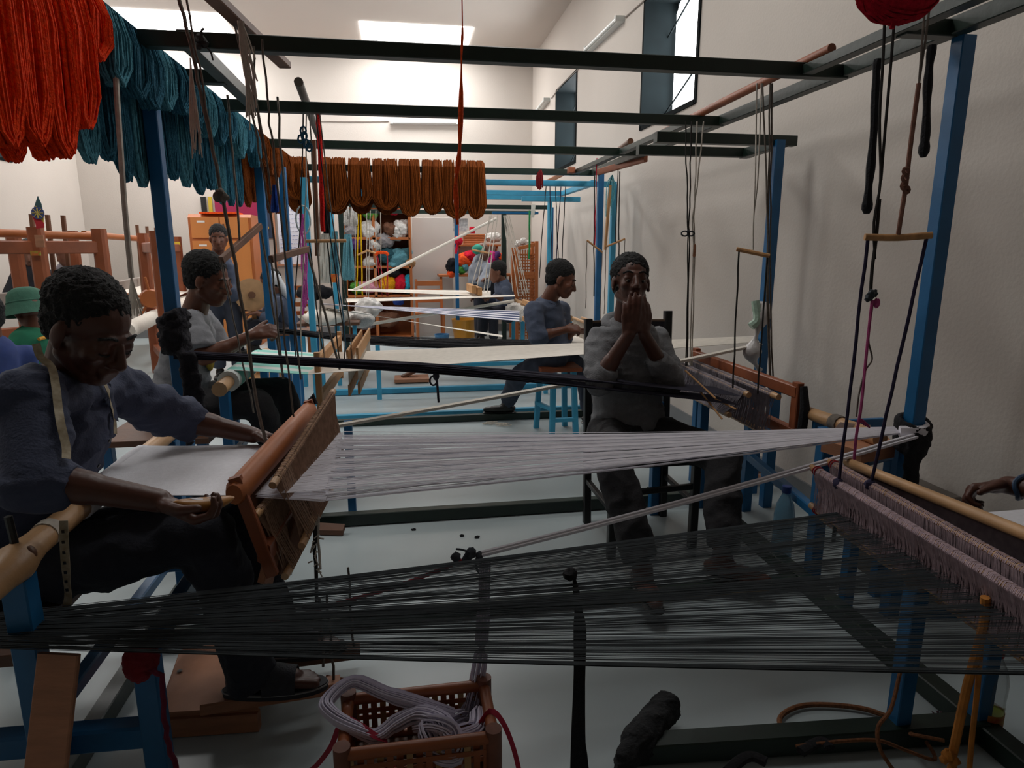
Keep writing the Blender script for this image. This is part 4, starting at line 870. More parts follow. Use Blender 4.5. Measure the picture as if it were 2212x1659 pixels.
# green hat and the blue-shirted neighbour at the left edge
for (px,py,Y,top,lab,fc,sd) in ((62,672,4.7,mat('shirt_green','1F6B4E',0.9,0.1,20),'seated person in a green bucket hat and green shirt seen from behind',(-0.75,0.6,-0.2),11),(-34,688,4.25,mat('shirt_royal','2E3E72',0.9,0.1,20),'person in royal blue shirt sitting beside the green bucket hat',(-0.8,0.5,-0.2),12)):
    c=P(px,py,Y=Y); H=V(c.x-0.02,c.y-0.02,0.52 if sd==11 else 0.50)
    J=dict(pelvis=H,head=c,face=fc,neck=c+V(0.02,-0.03,-0.17),front=(-0.8,0.6,-0.1),sh=[c+V(-0.10,-0.17,-0.24),c+V(0.12,0.14,-0.24)],el=[c+V(-0.2,-0.2,-0.5),c+V(0.05,0.2,-0.5)],wr=[c+V(-0.4,-0.05,-0.45),c+V(-0.2,0.2,-0.45)],
       hip=[H+V(-0.06,-0.07,-0.03),H+V(0.06,0.07,-0.03)],kn=[H+V(-0.42,0.1,-0.04),H+V(-0.3,0.28,-0.04)],an=[H+V(-0.45,0.12,-0.43),H+V(-0.33,0.3,-0.43)],ft=[(-0.8,0.5,0),(-0.8,0.5,0)])
    hh=[dict(d=(-0.8,0.5,0),n=(0,0,-1),t=(0.5,0.8,0)),dict(d=(-0.8,0.3,0),n=(0,0,-1),t=(-0.5,-0.8,0))]
    pp=person(lab,J,SK[1],top,M_trB,vox=0.012,hands=hh,sleeve=(0.9,0.9),collar=False,seed=sd,wr=0.004,eyes=False,hair=(sd==12))
    stl=thing('stool',(H.x,H.y,0),'low wooden stool under the '+('green bucket hat sitter' if sd==11 else 'royal blue shirt sitter'),'stool'); MB().lathe((H.x,H.y,0.36),[(0.17,0),(0.18,0.01),(0.18,0.03),(0.17,0.04)],20).build('seat',M_brownwood,stl)
    for k in range(4): a=k*1.57+0.7; MB().tube([(H.x+math.cos(a)*0.16,H.y+math.sin(a)*0.16,0),(H.x+math.cos(a)*0.12,H.y+math.sin(a)*0.12,0.37)],0.018,8).build('leg',M_brownwood,stl)
    if sd==11:
        f,u,s=head_axes(fc); R=Matrix((f,s,u)).transposed(); g=MB(); b0=c+u*0.03
        g.lathe(b0-u*0.035,[(0.15,-0.02),(0.146,-0.014),(0.112,0.055),(0.108,0.075),(0.10,0.115),(0.082,0.142),(0.05,0.158),(0.002,0.164),(0.002,0.157),(0.045,0.150),(0.077,0.136),(0.095,0.112),(0.104,0.05),(0.142,-0.02)],28,u,cap=False)
        ho=g.build('bucket_hat',mat('hat_green','35604F',0.9,0.12,30,bump=0.3,bscale=60),pp); g=MB(); g.loop([b0+u*0.03+(f*math.cos(a)+s*math.sin(a))*0.108 for a in np.linspace(0,6.28,24)[:-1]],0.006,6); g.build('hat_band',mat('hat_green','3F7A68'),ho)
        g=MB(); g.tube(path([c+V(0.10,-0.13,-0.17),c+V(0.14,0.02,-0.155),c+V(0.12,0.13,-0.17)],6),0.011,6); g.build('strap',mat('strap_yellow','C98F2E',0.8,0.1,20),pp)
# weaver A sits just outside the right edge: arm and bracelet in view
Ha=V(2.02,0.95,0.5); Ha=V(1.88,0.62,0.50)
wA=P(2178,1048,Y=1.46); elA=wA+V(0.10,-0.26,0.03)
JA=dict(pelvis=Ha,head=V(1.80,0.70,1.18),face=(-0.75,0.55,-0.4),up=(0,0.3,1),neck=V(1.83,0.66,1.02),front=(-0.7,0.7,-0.1),sh=[V(1.96,0.80,0.95),V(1.70,0.52,0.95)],el=[elA,V(1.62,0.62,0.72)],wr=[wA,V(1.52,0.84,0.70)],
   hip=[Ha+V(0.06,0.07,0),Ha+V(-0.06,-0.07,0)],kn=[Ha+V(-0.14,0.36,-0.02),Ha+V(-0.34,0.24,-0.02)],an=[Ha+V(-0.2,0.42,-0.40),Ha+V(-0.42,0.3,-0.40)],ft=[(-0.6,0.8,0),(-0.8,0.6,0)])
hA=[dict(d=(-0.86,0.45,-0.25),n=(-0.35,-0.35,-0.85),t=(-0.25,-0.80,0.2),curl=(50,54,58,60),thumb=(0.8,0.5)),dict(d=(-0.6,0.8,0),n=(0,0,-1),t=(0.5,0.5,0))]
pA=person('weaver at the right edge whose hand with a blue bracelet rests on the cloth',JA,SK[0],mat('shirt_dark_red','4A2C2E',0.9,0.1,20),M_trB,vox=0.008,hands=hA,sleeve=(0.3,0.6),seed=13)
d=(wA-elA).normalized(); _,a_,b_=frame(d); bw=wA-d*0.03
MB().loop([bw+a_*math.cos(q)*0.032+b_*math.sin(q)*0.032+d*0.004*math.sin(3*q) for q in np.linspace(0,6.28,24)[:-1]],0.0065,8).build('bracelet',mat('bracelet_blue','27405C',0.5,0.2,30),label='dark blue cord bracelet on the hand at the woven cloth',cat='bracelet')
stl=thing('stool',(1.9,0.6,0),'blue stool under the weaver whose hand rests on the cloth','stool'); MB().box((1.9,0.6,0.375),(0.34,0.34,0.03)).build('seat',M_brownwood,stl)
for x in (-0.13,0.13):
    for y in (-0.13,0.13): post(stl,1.9+x,0.6+y,0,0.36,M_blue,0.04)
# ================================================================= skeins on the rails
def yarn(name,c,c2=None,b=0.25): return mat(name,c,0.95,b,90,bump=0.5,bscale=150,spec=0.15)
M_or=yarn('yarn_orange','E63C06'); M_teal=yarn('yarn_teal','2E6074'); M_teal2=yarn('yarn_teal_light','4A8292'); M_rust=yarn('yarn_rust','74390F')
def skein(o,ax,side,lf,lb,half,thick,m,label,group,n=46,r=0.0042,twist=0.0,jl=0.02):
    """hank of yarn folded over a rail: ax = rail direction, side = towards the viewer, lf / lb = drop in front / behind"""
    o=V(o); ax=V(ax).normalized(); sd=V(side).normalized(); z=V(0,0,1); mb=MB()
    for i in range(n):
        q=random.random(); hy=half*(0.12+0.88*math.sqrt(random.random())); dx=thick*random.random(); l1=lf*(1-jl+2*jl*random.random()); l2=lb*(1-jl+2*jl*random.random())
        c0=random.uniform(-0.3,0.3)*half; w=random.uniform(0.85,1.15)
        def pt(a,b,c): return o+ax*(c0+a)+sd*b+z*c
        x=0.032+dx*0.5; zt=0.030+dx*0.6
        pts=[pt(hy*0.55,x+dx*.7,-l1*0.98),pt(0,x+dx*.7,-l1-0.018*w),pt(-hy*0.55,x+dx*.7,-l1*0.98),pt(-hy,x+dx*.9,-l1*0.8),pt(-hy*0.9+twist,x+dx,-l1*0.4),pt(-hy*0.8,x+dx*.6,-0.01),pt(-hy*0.8,0.0,zt),
             pt(-hy*0.8,-x-dx*.5,-0.01),pt(-hy*0.9,-x-dx*.3,-l2*0.4),pt(-hy,-x-dx*.3,-l2*0.8),pt(-hy*0.55,-x,-l2*0.98),pt(0,-x,-l2-0.018*w),pt(hy*0.55,-x,-l2*0.98),pt(hy,-x-dx*.3,-l2*0.8),pt(hy*0.9,-x-dx*.3,-l2*0.4),pt(hy*0.8,-x-dx*.5,-0.01),
             pt(hy*0.8,0.0,zt),pt(hy*0.8,x+dx*.6,-0.01),pt(hy*0.9+twist,x+dx,-l1*0.4),pt(hy,x+dx*.9,-l1*0.8)]
        pts=[p+V(random.uniform(-.003,.003),random.uniform(-.004,.004),0) for p in pts]
        mb.loop(pts,r*random.uniform(0.8,1.2),5)
    return mb.build('skein',m,label=label,cat='skein',group=group)
ZB=2.05
ORD=['first','second','third','fourth','fifth','sixth','seventh','eighth','ninth','tenth','eleventh','twelfth']
for k,(y,lf,lb,h) in enumerate(((1.62,0.46,0.48,0.055),(1.74,0.44,0.50,0.055),(1.87,0.45,0.46,0.06),(2.0,0.36,0.44,0.055),(2.13,0.16,0.34,0.06))):
    skein((-0.9,y,ZB),(0,1,0),(1,0,0),lf,lb,h,0.045,M_or,ORD[4-k]+' bright orange yarn skein counted from the teal skeins on the rail','orange skeins on the rail',n=120,r=0.0038)
for k,y in enumerate((2.28,2.42,2.55,2.70,2.88,3.05,3.22,3.42,3.60,3.80,4.0,4.2)):
    lf=random.uniform(0.15,0.21); lb=random.uniform(0.38,0.45)
    skein((-0.9,y,ZB),(0,1,0),(1,0,0),lf,lb,random.uniform(0.055,0.07),0.042,M_teal if k%3 else M_teal2,ORD[k]+' teal yarn skein counted from the orange skeins on the rail','teal skeins on the rail',n=84,r=0.0038)
for k,y in enumerate((4.42,4.62,4.85,5.1,5.4)):
    skein((-0.9,y,ZB),(0,1,0),(1,0,0),random.uniform(0.12,0.3),random.uniform(0.36,0.42),0.07,0.04,M_rust,ORD[k]+' rust brown skein counted from the teal skeins on the long rail','rust skeins on the long rail',n=70,r=0.004)
for k,(x0,x1,yb) in enumerate(((615,664,430),(695,745,455),(752,800,445),(806,858,452),(862,908,466),(912,954,460),(957,1008,470),(1008,1047,472))):
    a=P(x0,360,Y=5.9); b=P(x1,360,Y=5.9); zb=P((x0+x1)/2,yb,Y=5.86).z
    skein(((a.x+b.x)/2,5.92,ZB),(1,0,0),(0,-1,0),ZB-zb-0.02,0.38,(b.x-a.x)/2*0.92,0.04,M_rust,ORD[7-k]+' rust brown skein on the cross rail counted from the maroon tassel','rust skeins on the cross rail',n=90,r=0.0046)
# ================================================================= hanging cords and harness
def hcord(pts,r,m,label,n=4,name='twine',group=None,cat='twine',wob=0.003,parent=None):
    q=path(pts,n); q=[p+V(random.uniform(-wob,wob),random.uniform(-wob,wob),0) if 0<i<len(q)-1 else p for i,p in enumerate(q)]
    if parent is not None: return MB().tube(q,r,6).build('cord',m,parent)
    return MB().tube(q,r,6).build(name,m,label=label,cat=cat,group=group)
M_orc=yarn('cord_orange','E2501E')
g=MB(); top=P(997,0,Y=2.2); 
pts=[V(top.x,2.2,ZC-0.01),V(top.x,2.2,3.0)]+[P(x,y,Y=2.2) for x,y in ((998,0),(999,60),(997,120),(996,200),(994,290),(992,330),(988,365),(984,400),(986,440),(988,485))]
g.tube(path(pts,3),[0.002]*9+[0.0035+0.0012*math.sin(k*1.3) for k in range(6)]+[0.007+0.002*math.sin(k) for k in range(19)],7); g.build('yarn_strand',M_orc,label='long orange yarn strand hanging from the ceiling',cat='yarn')
# white rope with a fringe below the teal skeins
Xw=-0.83
pts=[P(x,y,X=Xw) for x,y in ((250,160),(254,230),(261,330),(268,430),(276,520),(284,600))]
g=MB(); g.tube(path(pts,4),0.0085,8)
for k in range(16): 
    b=P(288+random.uniform(-14,16),676+random.uniform(-14,18),X=Xw)+V(random.uniform(-.01,.01),random.uniform(-.015,.015),0); g.tube(path([pts[-1],lerp(pts[-1],b,.5)+V(0,random.uniform(-.006,.006),0),b],3),0.0028,4)
g.build('hanging_rope',M_cordw,label='white rope with frayed tassel end hanging below the teal skeins',cat='rope')
# loom B: pole on the rails and its cords
pb=thing('pole',(-0.45,2.2,2.06),'flat dark brown pole lying across the green rails above the weaver in dark blue','pole')
a=P(425,-40,Z=2.085); b=P(615,140,Z=2.085); MB().bar(a,b,0.05,0.028).build('pole_bar',M_brownwood,pb)
pa=V(-0.9,0,0)
hB=[((383,-20),(410,90),(432,200),(455,300),(476,415),(500,520),(535,740),(560,900),(574,955)),((400,-20),(420,90),(440,200),(462,330)),
    ((508,58),(535,190),(560,330),(585,470),(610,690),(634,900)),((520,70),(548,200),(572,330)),((566,85),(580,240),(592,340),(612,520),(650,820)),((548,100),(556,220),(585,420))]
for i,h in enumerate(hB): hcord([P(x,y,Y=2.06) for x,y in h],0.0052 if i==0 else 0.003,M_cord,'x',parent=pb)
g=MB(); 
for p in ((476,418),(470,425),(484,426)): g.ell(P(*p,Y=2.05),0.014,8,6,jit=0.2)
g.build('cord_knot',M_cord,label='large rope knot in front of the teal skeins',cat='knot')
g=MB(); a=P(520,45,Y=2.05)
for k in range(22): b=P(535+random.uniform(-8,22),random.uniform(110,290),Y=2.05); g.tube(path([a+V(random.uniform(-.008,.008),0,0),lerp(a,b,.5)+V(random.uniform(-.008,.008),0,0),b],3),0.0022,4)
g.build('yarn_tuft',M_cordw,label='wispy white yarn tuft tied to the brown pole',cat='yarn')
g=MB(); a=P(415,170,Y=2.2)
for k in range(14): b=P(425+random.uniform(-10,12),random.uniform(270,345),Y=2.2); g.tube(path([a+V(0,0,random.uniform(-.05,.06)),lerp(a,b,.5)+V(random.uniform(-.01,.01),0,0),b],3),0.0018,4)
g.build('yarn_tuft',M_cordw,label='ragged white yarn tuft dangling in front of the teal skeins',cat='yarn')
g=MB()
for (x,y,r) in ((432,84,0.016),(440,92,0.014),(430,98,0.012)): g.ell(P(x,y,Y=2.42),r,8,6,jit=0.25)
g.tube(path([P(432,84,Y=2.42),P(436,66,Y=2.42),P(441,62,Y=2.42)],3),0.004,5); g.tube(path([P(440,95,Y=2.42),P(455,112,Y=2.42),P(460,130,Y=2.42)],3),0.003,5); g.build('cord_knot',M_cordd,label='dark cord knot tied on the nearest green cross rail',cat='knot')
# lever sticks of loom D
for (a,b,lab) in (((478,562),(562,488),'brown lever stick hung in front of the standing man'),((585,560),(664,538),'brown lever stick hung between the two blue uprights')):
    p,q=P(*a,Y=3.0),P(*b,Y=3.35); t=thing('lever_stick',lerp(p,q,.5),lab,'stick'); MB().bar(p,q,0.022,0.03).build('stick',M_brownwood,t)
    MB().tube(cord(p,P(a[0]+70,a[1]+330,Y=3.0) if a[0]<500 else P(a[0]+25,a[1]+240,Y=3.0),8),0.004,6).build('cord',M_cord,t)
    MB().tube(cord(lerp(p,q,0.45),V(lerp(p,q,.45).x,lerp(p,q,.45).y,2.0),8),0.005,6).build('cord',M_cord,t)
    MB().tube(cord(q,P(b[0]+50,b[1]+330,Y=3.35) if a[0]<500 else P(b[0]+70,b[1]+260,Y=3.35),8),0.006,6).build('cord',M_cord,t)
# grey pipe and cords on the second rail, red rope, brown stick
pp=thing('pole',(-0.5,3.6,2.05),'grey pipe resting on the green rails above the turquoise cloth','pole')
a=P(645,177,Z=2.09); b=P(690,300,Z=2.09); MB().tube([a,b],0.021,12).build('pipe',M_pipe,pp)
for k,(x0,x1) in enumerate(((655,640),(668,700),(662,655),(682,745),(690,760))): hcord([P(x0,240,Y=3.52),P(x0+(x1-x0)*0.4,470,Y=3.52),P(x1-5,700,Y=3.52),P(x1,790,Y=3.52)],0.0032,(M_cordd,M_cord,M_cordw)[k%3],'x',parent=pp)
hcord([P(688,248,Y=3.6),P(691,330,Y=3.6),P(695,420,Y=3.6),P(698,500,Y=3.6)],0.012,yarn('rope_red','C8201A'),'thick bright red rope hanging from the grey pipe',name='hanging_rope',cat='rope')
MB().bar(P(677,303,Y=3.75),P(686,553,Y=3.75),0.025,0.025).build('hanging_stick',M_brownwood,label='upright dark brown stick hanging beside the red rope',cat='stick')
g=MB()
for (x,y) in ((655,282),(650,300),(662,310),(668,318),(657,294)): g.loop([P(x+6*math.cos(q),y+9*math.sin(q),Y=3.5) for q in np.linspace(0,6.28,9)[:-1]],0.005,5)
g.build('cord_knot',yarn('cord_blue','3A6480'),label='tangled blue cord knot below the grey pipe',cat='knot')
for k in range(5): hcord([P(648+k*1.5,462,Y=4.7),P(650+k*3,540,Y=4.7),P(653+k*2.5,610,Y=4.7),P(654+k*3,680-8*k,Y=4.7)],0.0045,yarn('cord_magenta','C05AA6'),'pink yarn strand hanging between the blue uprights',group='pink strands',name='yarn_strand',cat='yarn')
hb_=thing('harness_bar',P(700,520,Y=3.7),'pale stick of a harness hung beside the brown stick','harness'); MB().tube([P(660,521,Y=3.7),P(748,520,Y=3.7)],0.009,8).build('bar',M_wood,hb_)
for (x,x2,m) in ((668,700,M_cordd),(706,735,M_cordd),(722,752,yarn('cord_blue','3A6480')),(690,692,M_cordw)): MB().tube(cord(P(x,521,Y=3.7),P(x2,790,Y=3.7),8),0.0035,6).build('cord',m,hb_)
MB().tube(cord(P(692,520,Y=3.7),P(690,245,Y=3.7),8),0.0035,6).build('cord',M_cordw,hb_)
# loom A harness
ha=thing('harness_bar',P(1940,512,Y=1.62),'pale wooden harness bar with navy cords above the mauve heddles','harness')
bl,br=P(1868,512,Y=1.66),P(2013,508,Y=1.60); MB().tube(path([bl,lerp(bl,br,.5)-V(0,0,.004),br],4),0.010,10).build('bar',M_wood,ha)
eA=rA0+(rA1-rA0)*0.11; eB=rB0+(rB1-rB0)*0.20
MB().tube(cord(lerp(bl,br,0.05),eA,10,0.002),0.0050,6).build('cord',M_cordn,ha); MB().tube(cord(lerp(bl,br,0.93),eB,10,0.002),0.0050,6).build('cord',M_cordn,ha)
for e in (eA,eB): MB().ell(e,(0.018,0.02,0.018),8,6,jit=0.1).build('knot',M_cordn,ha)
m_=lerp(bl,br,.5); g=MB(); g.tube(path([m_,P(1946,470,Y=1.62),P(1957,400,Y=1.62),P(1965,330,Y=1.62),P(1974,260,Y=1.62),P(1985,180,Y=1.62)],5),0.006,7)
for (x,y) in ((1957,370),(1955,385),(1953,402),(1958,410)): g.loop([P(x+6*math.cos(q),y+7*math.sin(q),Y=1.615) for q in np.linspace(0,6.28,9)[:-1]],0.005,5)
g.build('rope',mat('rope_tan','7C5648',0.9,0.25,60),ha)
for (x0,x1) in ((1985,1995),(1990,2012)): MB().tube(cord(P(1985,180,Y=1.62),V(P(x1,0,Y=1.62).x,1.62,2.06),6,0.001),0.003,5).build('cord',M_cord,ha)
for (pts,r,m) in ((((1912,0),(1908,120),(1900,260),(1902,390),(1888,480),(1890,560)),0.004,M_cordd),(((1935,0),(1925,130),(1912,280),(1903,390)),0.004,M_cordd),(((1900,430),(1892,520),(1884,580),(1880,640)),0.005,M_cordd)):
    MB().tube(path([P(x,y,Y=1.7) for x,y in pts],4),r,6).build('cord',m,ha)
g=MB()
for (x,y,r) in ((1882,636,0.013),(1876,644,0.011),(1889,634,0.010)): g.ell(P(x,y,Y=1.69),r,8,6,jit=0.25)
g.build('knot',mat('dark_fluff','3A3F45'),ha)
g=MB(); g.tube(path([P(1884,648,Y=1.69),P(1876,720,Y=1.69),P(1868,800,Y=1.69),P(1860,880,Y=1.68),P(1850,940,Y=1.68),P(1845,992,Y=1.68)],5),0.0045,6); g.ell(P(1893,655,Y=1.69),(0.009,0.009,0.014),8,6,jit=0.2)
for k in range(4): g.tube(path([P(1852,910,Y=1.68),P(1862+k*3,906+k*3,Y=1.68),P(1866+k*4,918+k*2,Y=1.68)],3),0.003,5)
g.build('cord',M_cordp,ha)
MB().tube(path([P(1886,655,Y=1.69),P(1876,730,Y=1.69),P(1884,775,Y=1.69),P(1870,800,Y=1.69),P(1856,850,Y=1.69),P(1850,900,Y=1.69)],5),0.0028,5).build('cord',M_cord,ha)
for (pts,lab) in ((((1897,128),(1893,160),(1890,250),(1882,350),(1876,410),(1872,462)),'long black yarn cord hanging from the outer green rail near the tan rope'),(((2014,98),(2008,140),(2003,200),(2000,280),(1994,340)),'shorter black yarn cord hanging at the tall blue upright')):
    q=[P(x,y,Y=1.9) for x,y in pts]; g=MB(); pth=path(q,5); g.tube(pth,[0.012+0.004*math.sin(k*0.9)*(0.4) for k in range(len(pth)-3)]+[0.016,0.016,0.008],8); g.build('yarn_rope',M_dark,label=lab,cat='yarn')
g=MB(); g.ell(P(1945,-30,Y=1.45),(0.095,0.07,0.075),18,12,jit=0.04); 
for k in range(40):
    a=random.uniform(0,6.28); p=P(1945,-30,Y=1.45); g.loop([p+V(math.cos(q)*0.097,math.sin(q)*math.cos(a)*0.075,math.sin(q)*math.sin(a)*0.078) for q in np.linspace(0,6.28,14)[:-1]],0.003,4)
g.tube(path([P(1930,30,Y=1.45),P(1930,45,Y=1.45),P(1927,62,Y=1.45)],3),0.006,5)
g.tube([P(1945,-60,Y=1.45),P(1945,-60,Y=1.45)+V(0,0,1.3)],0.003,5); g.build('yarn_ball',yarn('yarn_red','B0182C'),label='red yarn ball hanging from above near the tan rope',cat='yarn')
# loom C harness: brown pole on the inner rail
pc=thing('pole',(1.35,3.0,2.06),'long brown bamboo pole lying along the inner green rail','pole')
a=P(1797,104,Z=2.056); b=P(1432,285,Z=2.062); MB().tube([a,lerp(a,b,.5),b],[0.017,0.02,0.018],10).build('pole_bar',M_red,pc)
hcC=thing('harness_bar',P(1625,546,Y=2.5),'thin wooden harness bar with cords above the grey lilac heddles','harness')
bl,br=P(1591,538,Y=2.55),P(1662,553,Y=2.5); MB().tube([bl,br],0.009,8).build('bar',M_wood,hcC)
MB().tube(cord(lerp(bl,br,.08),P(1583,838,Y=2.55),8,0.002),0.004,6).build('cord',M_cordd,hcC); MB().tube(cord(lerp(bl,br,.95),P(1637,850,Y=2.55),8,0.002),0.004,6).build('cord',M_cordd,hcC)
for (x0,x1) in ((1635,1628),(1645,1630)): MB().tube(path([P(x0,180,Y=2.5),P((x0+x1)/2,380,Y=2.5),P(1628,470,Y=2.5),P(1627,540,Y=2.5)],4),0.003,5).build('cord',M_cordw,hcC)
for (x0,x1,x2) in ((1647,1657,1668),(1664,1660,1664),(1668,1664,1672)): hcord([P(x0,180,Y=2.75),P(x1,450,Y=2.75),P(x2-8,640,Y=2.75),P(x2,860,Y=2.75)],0.0042,M_cord,'x',parent=pc)
for (x0,x1,m) in ((1481,1486,M_cordd),(1494,1489,M_cordd),(1506,1500,M_cordw),(1520,1497,M_cordw)):
    pts=[P(x0,262,Y=3.1),P((x0+x1)/2,380,Y=3.1),P(x1,470,Y=3.1),P(x1+(0 if m is M_cordd else 0),560,Y=3.1),P(x1-5,790,Y=3.1)]; hcord(pts,0.0035,m,'x',parent=pc)
g=MB(); c0=P(1486,500,Y=3.09)
for k in (-1,1): g.loop([c0+V(k*0.016+math.cos(q)*0.018,0,-0.01+math.sin(q)*0.012*k) for q in np.linspace(0,6.28,10)[:-1]],0.004,5)
g.ell(c0,0.008,8,6); g.build('cord_knot',mat('dark_fluff','3A3F45'),label='dark cord tied in a bow above the seated man in grey sweatshirt',cat='knot')
MB().lathe(P(1499,556,Y=3.1),[(0.004,0),(0.008,0.005),(0.008,0.06),(0.004,0.065)],10).build('toggle',M_plank,label='small wooden toggle on the cords above the lilac heddles',cat='toggle')
# loom E harness
pe=thing('pole',(1.35,5.2,2.05),'weathered grey brown pole on the green rail beside the far blue upright','pole'); a=P(1362,305,Z=2.08); b=P(1283,365,Z=2.08); MB().tube([a,b],0.022,10).build('pole_bar',M_brownwood,pe)
MB().bar(P(1395,342,Z=1.99),P(1292,372,Z=1.99),0.03,0.05).build('rail_batten',M_red,label='red brown batten lashed under the outer green rail',cat='batten')
for (a,b,lab) in (((1268,519),(1301,545),'short tilted harness stick left of the blue upright'),((1309,533),(1350,516),'short tilted harness stick right of the blue upright')):
    p,q=P(*a,Y=5.2),P(*b,Y=5.2); t=thing('harness_bar',lerp(p,q,.5),lab,'harness'); MB().tube([p,q],0.008,8).build('bar',M_wood,t)
    for e,dx in ((p,0),(q,-3)): MB().tube(cord(e,e+V(0,0,-0.55),6),0.003,5).build('cord',M_cord,t)
    MB().tube(cord(lerp(p,q,.5),V(lerp(p,q,.5).x,5.2,2.05),6),0.004,5).build('cord',yarn('rope_crimson','B01838') if a[0]<1300 else M_cordd,t)
for x,m,lab in ((1283,M_cordd,'black cord running down along the dark blue far upright'),(1337,M_cordd,'knotted black cord hanging right of the far blue upright')): hcord([P(x+2,370,Y=5.3),P(x,500,Y=5.3),P(x,640,Y=5.3)],0.005,m,lab)
MB().bar(P(1318,400,Y=5.5),P(1307,540,Y=5.5),0.02,0.03).build('hanging_stick',M_wood,label='pale batten tied to the light blue upright',cat='stick')
g=MB()
for k in range(9): x=1318+random.uniform(-8,10); g.tube(path([P(1323,378,Y=5.5),P(x,400,Y=5.5),P(x-2,random.uniform(420,470),Y=5.5)],3),0.004,5)
g.build('yarn_strand',yarn('yarn_aqua','6FB7C4'),label='aqua yarn bunch tied to the top of the light blue upright',cat='yarn')
g=MB()
for k in range(10): x=1165+random.uniform(-6,8); g.tube(path([P(1168,366,Y=5.9),P(x,380,Y=5.88),P(x,random.uniform(395,412),Y=5.88)],3),0.006,5)
g.build('yarn_tassel',yarn('yarn_maroon','6A1A1E'),label='small maroon yarn tassel on the green cross rail',cat='yarn')
MB().bar(P(1215,376,Z=2.07),P(1168,400,Z=1.96),0.05,0.04).build('rail_block',M_plank,label='pale plank wedged under the cross rail beside the maroon tassel',cat='plank'); MB().box(P(1234,368,Y=5.8),(0.06,0.06,0.05)).build('rail_block',M_red,label='red brown block on the cross rail end',cat='block')
for k,(x0,x1,y1) in enumerate(((1180,1165,600),(1188,1192,560),(1200,1206,560),(1212,1200,600),(1222,1212,620))): hcord([P(x0,400,Y=6.4),P((x0+x1)/2,490,Y=6.4),P(x1,y1,Y=6.4)],0.0045,(M_cordd,M_cordn)[k%2],'dark cord hanging above the man in the blue-grey shirt',group='dark cords above the stool')
# far harness lines over the cream warp
for k,(x0,x1,y1) in enumerate(((1058,1030,622),(1062,1018,620),(1068,1045,630),(1075,1052,632),(1090,1120,640),(1092,1130,636),(1096,1137,640),(1088,1108,630),(1100,1140,632))): hcord([P(x0,465,Y=7.9),P((x0+x1)/2,545,Y=7.85),P(x1,y1,Y=7.7)],0.0055,M_cordw,'pale harness line above the far weaver',group='harness lines of the far loom')
for k,(x0,x1,y1,m) in enumerate(((775,770,640,'D0A818'),(779,783,640,'D0A818'),(792,792,640,'B8B0A4'),(800,796,645,'B8B0A4'),(812,812,640,'B8B0A4'),(822,824,625,'B8B0A4'),(768,767,660,'C4BEB4'))): hcord([P(x0,455,Y=7.9),P((x0+x1)/2,545,Y=7.9),P(x1,y1,Y=7.9)],0.008 if k<2 else 0.005,yarn('tape_yellow' if k<2 else 'cord_pale%d'%k,m),'yellow tape hanging in front of the shelf unit' if k<2 else 'pale harness line in front of the shelf unit',group='yellow tapes' if k<2 else 'harness lines at the shelves',name='hanging_tape' if k<2 else 'twine',cat='tape' if k<2 else 'twine')
rf=thing('red_pull',P(825,560,Y=7.85),'orange red padded handle with red cords above the cream warp','handle'); MB().tube(path([P(812,552,Y=7.85),P(816,546,Y=7.85),P(834,546,Y=7.85),P(838,552,Y=7.85)],3),0.018,8).build('grip',M_orc,rf)
for (x0,x1) in ((813,826),(837,835),(837,838),(815,838)): MB().tube(cord(P(x0,552,Y=7.85),P(x1,640,Y=7.85),6),0.005,5).build('cord',M_cordr,rf)
for (a,b,lab) in (((773,551),(792,542),'tilted stick hung by the yellow tapes'),((792,541),(812,547),'tilted stick hung beside the red handle'),((1020,540),(1062,548),'tilted harness stick above the far weaver')): MB().tube([P(*a,Y=7.85),P(*b,Y=7.85)],0.011,8).build('harness_stick',M_wood,label=lab,cat='stick')
hcord([P(1144,455,Y=8.2),P(1144,520,Y=8.2),P(1142,560,Y=8.2)],0.012,yarn('tape_green','2E8A50'),'green tape hanging beside the wicker rack',name='hanging_tape',cat='tape')
MB().slab([[P(1148,442,Y=8.25),P(1157,442,Y=8.25)],[P(1147,470,Y=8.25),P(1154,470,Y=8.25)]],0.01,(0,-1,0)).build('hanging_cloth',M_cream,label='pale cloth strip hanging from the far green rail',cat='cloth')
# tie at the left upright
g=MB()
for k in range(9): 
    z=0.97+0.12*k/8; g.loop([V(-0.9+math.cos(q)*(0.036+0.012*random.random()),2.74+math.sin(q)*(0.038+0.010*random.random()),z+0.02*math.sin(q+k)) for q in np.linspace(0,6.28,14)[:-1]],0.015,7)
for k in range(5): g.tube(path([V(-0.87+0.01*k,2.69,0.95),V(-0.86+0.012*k,2.68,0.8),V(-0.87+0.015*k,2.68,0.58+0.03*k)],4),0.012,7)
me=remesh(g,0.008,1); wrinkle(me,0.010,16,(1,1,1.6),4); finish('yarn_wrap',place(me,V(-0.9,2.74,0.55)),mat('yarn_black_violet','1C1A22',0.95,0.25,60,bump=0.6,bscale=90),None,V(-0.9,2.74,0.55),True,'thick dark violet yarn wrapped and knotted round the left blue upright','yarn',angle=180)
g=MB()
for k in range(6): 
    z=0.66+0.09*k/5; g.loop([V(1.76+math.cos(q)*(0.042+0.01*random.random()),1.95+math.sin(q)*(0.042+0.01*random.random()),z+0.015*math.sin(q)) for q in np.linspace(0,6.28,14)[:-1]],0.013,7)
for k in range(3): g.tube(path([V(1.72+0.012*k,1.905,0.70),V(1.715+0.014*k,1.90,0.60),V(1.725+0.01*k,1.90,0.50)],4),0.016,7)
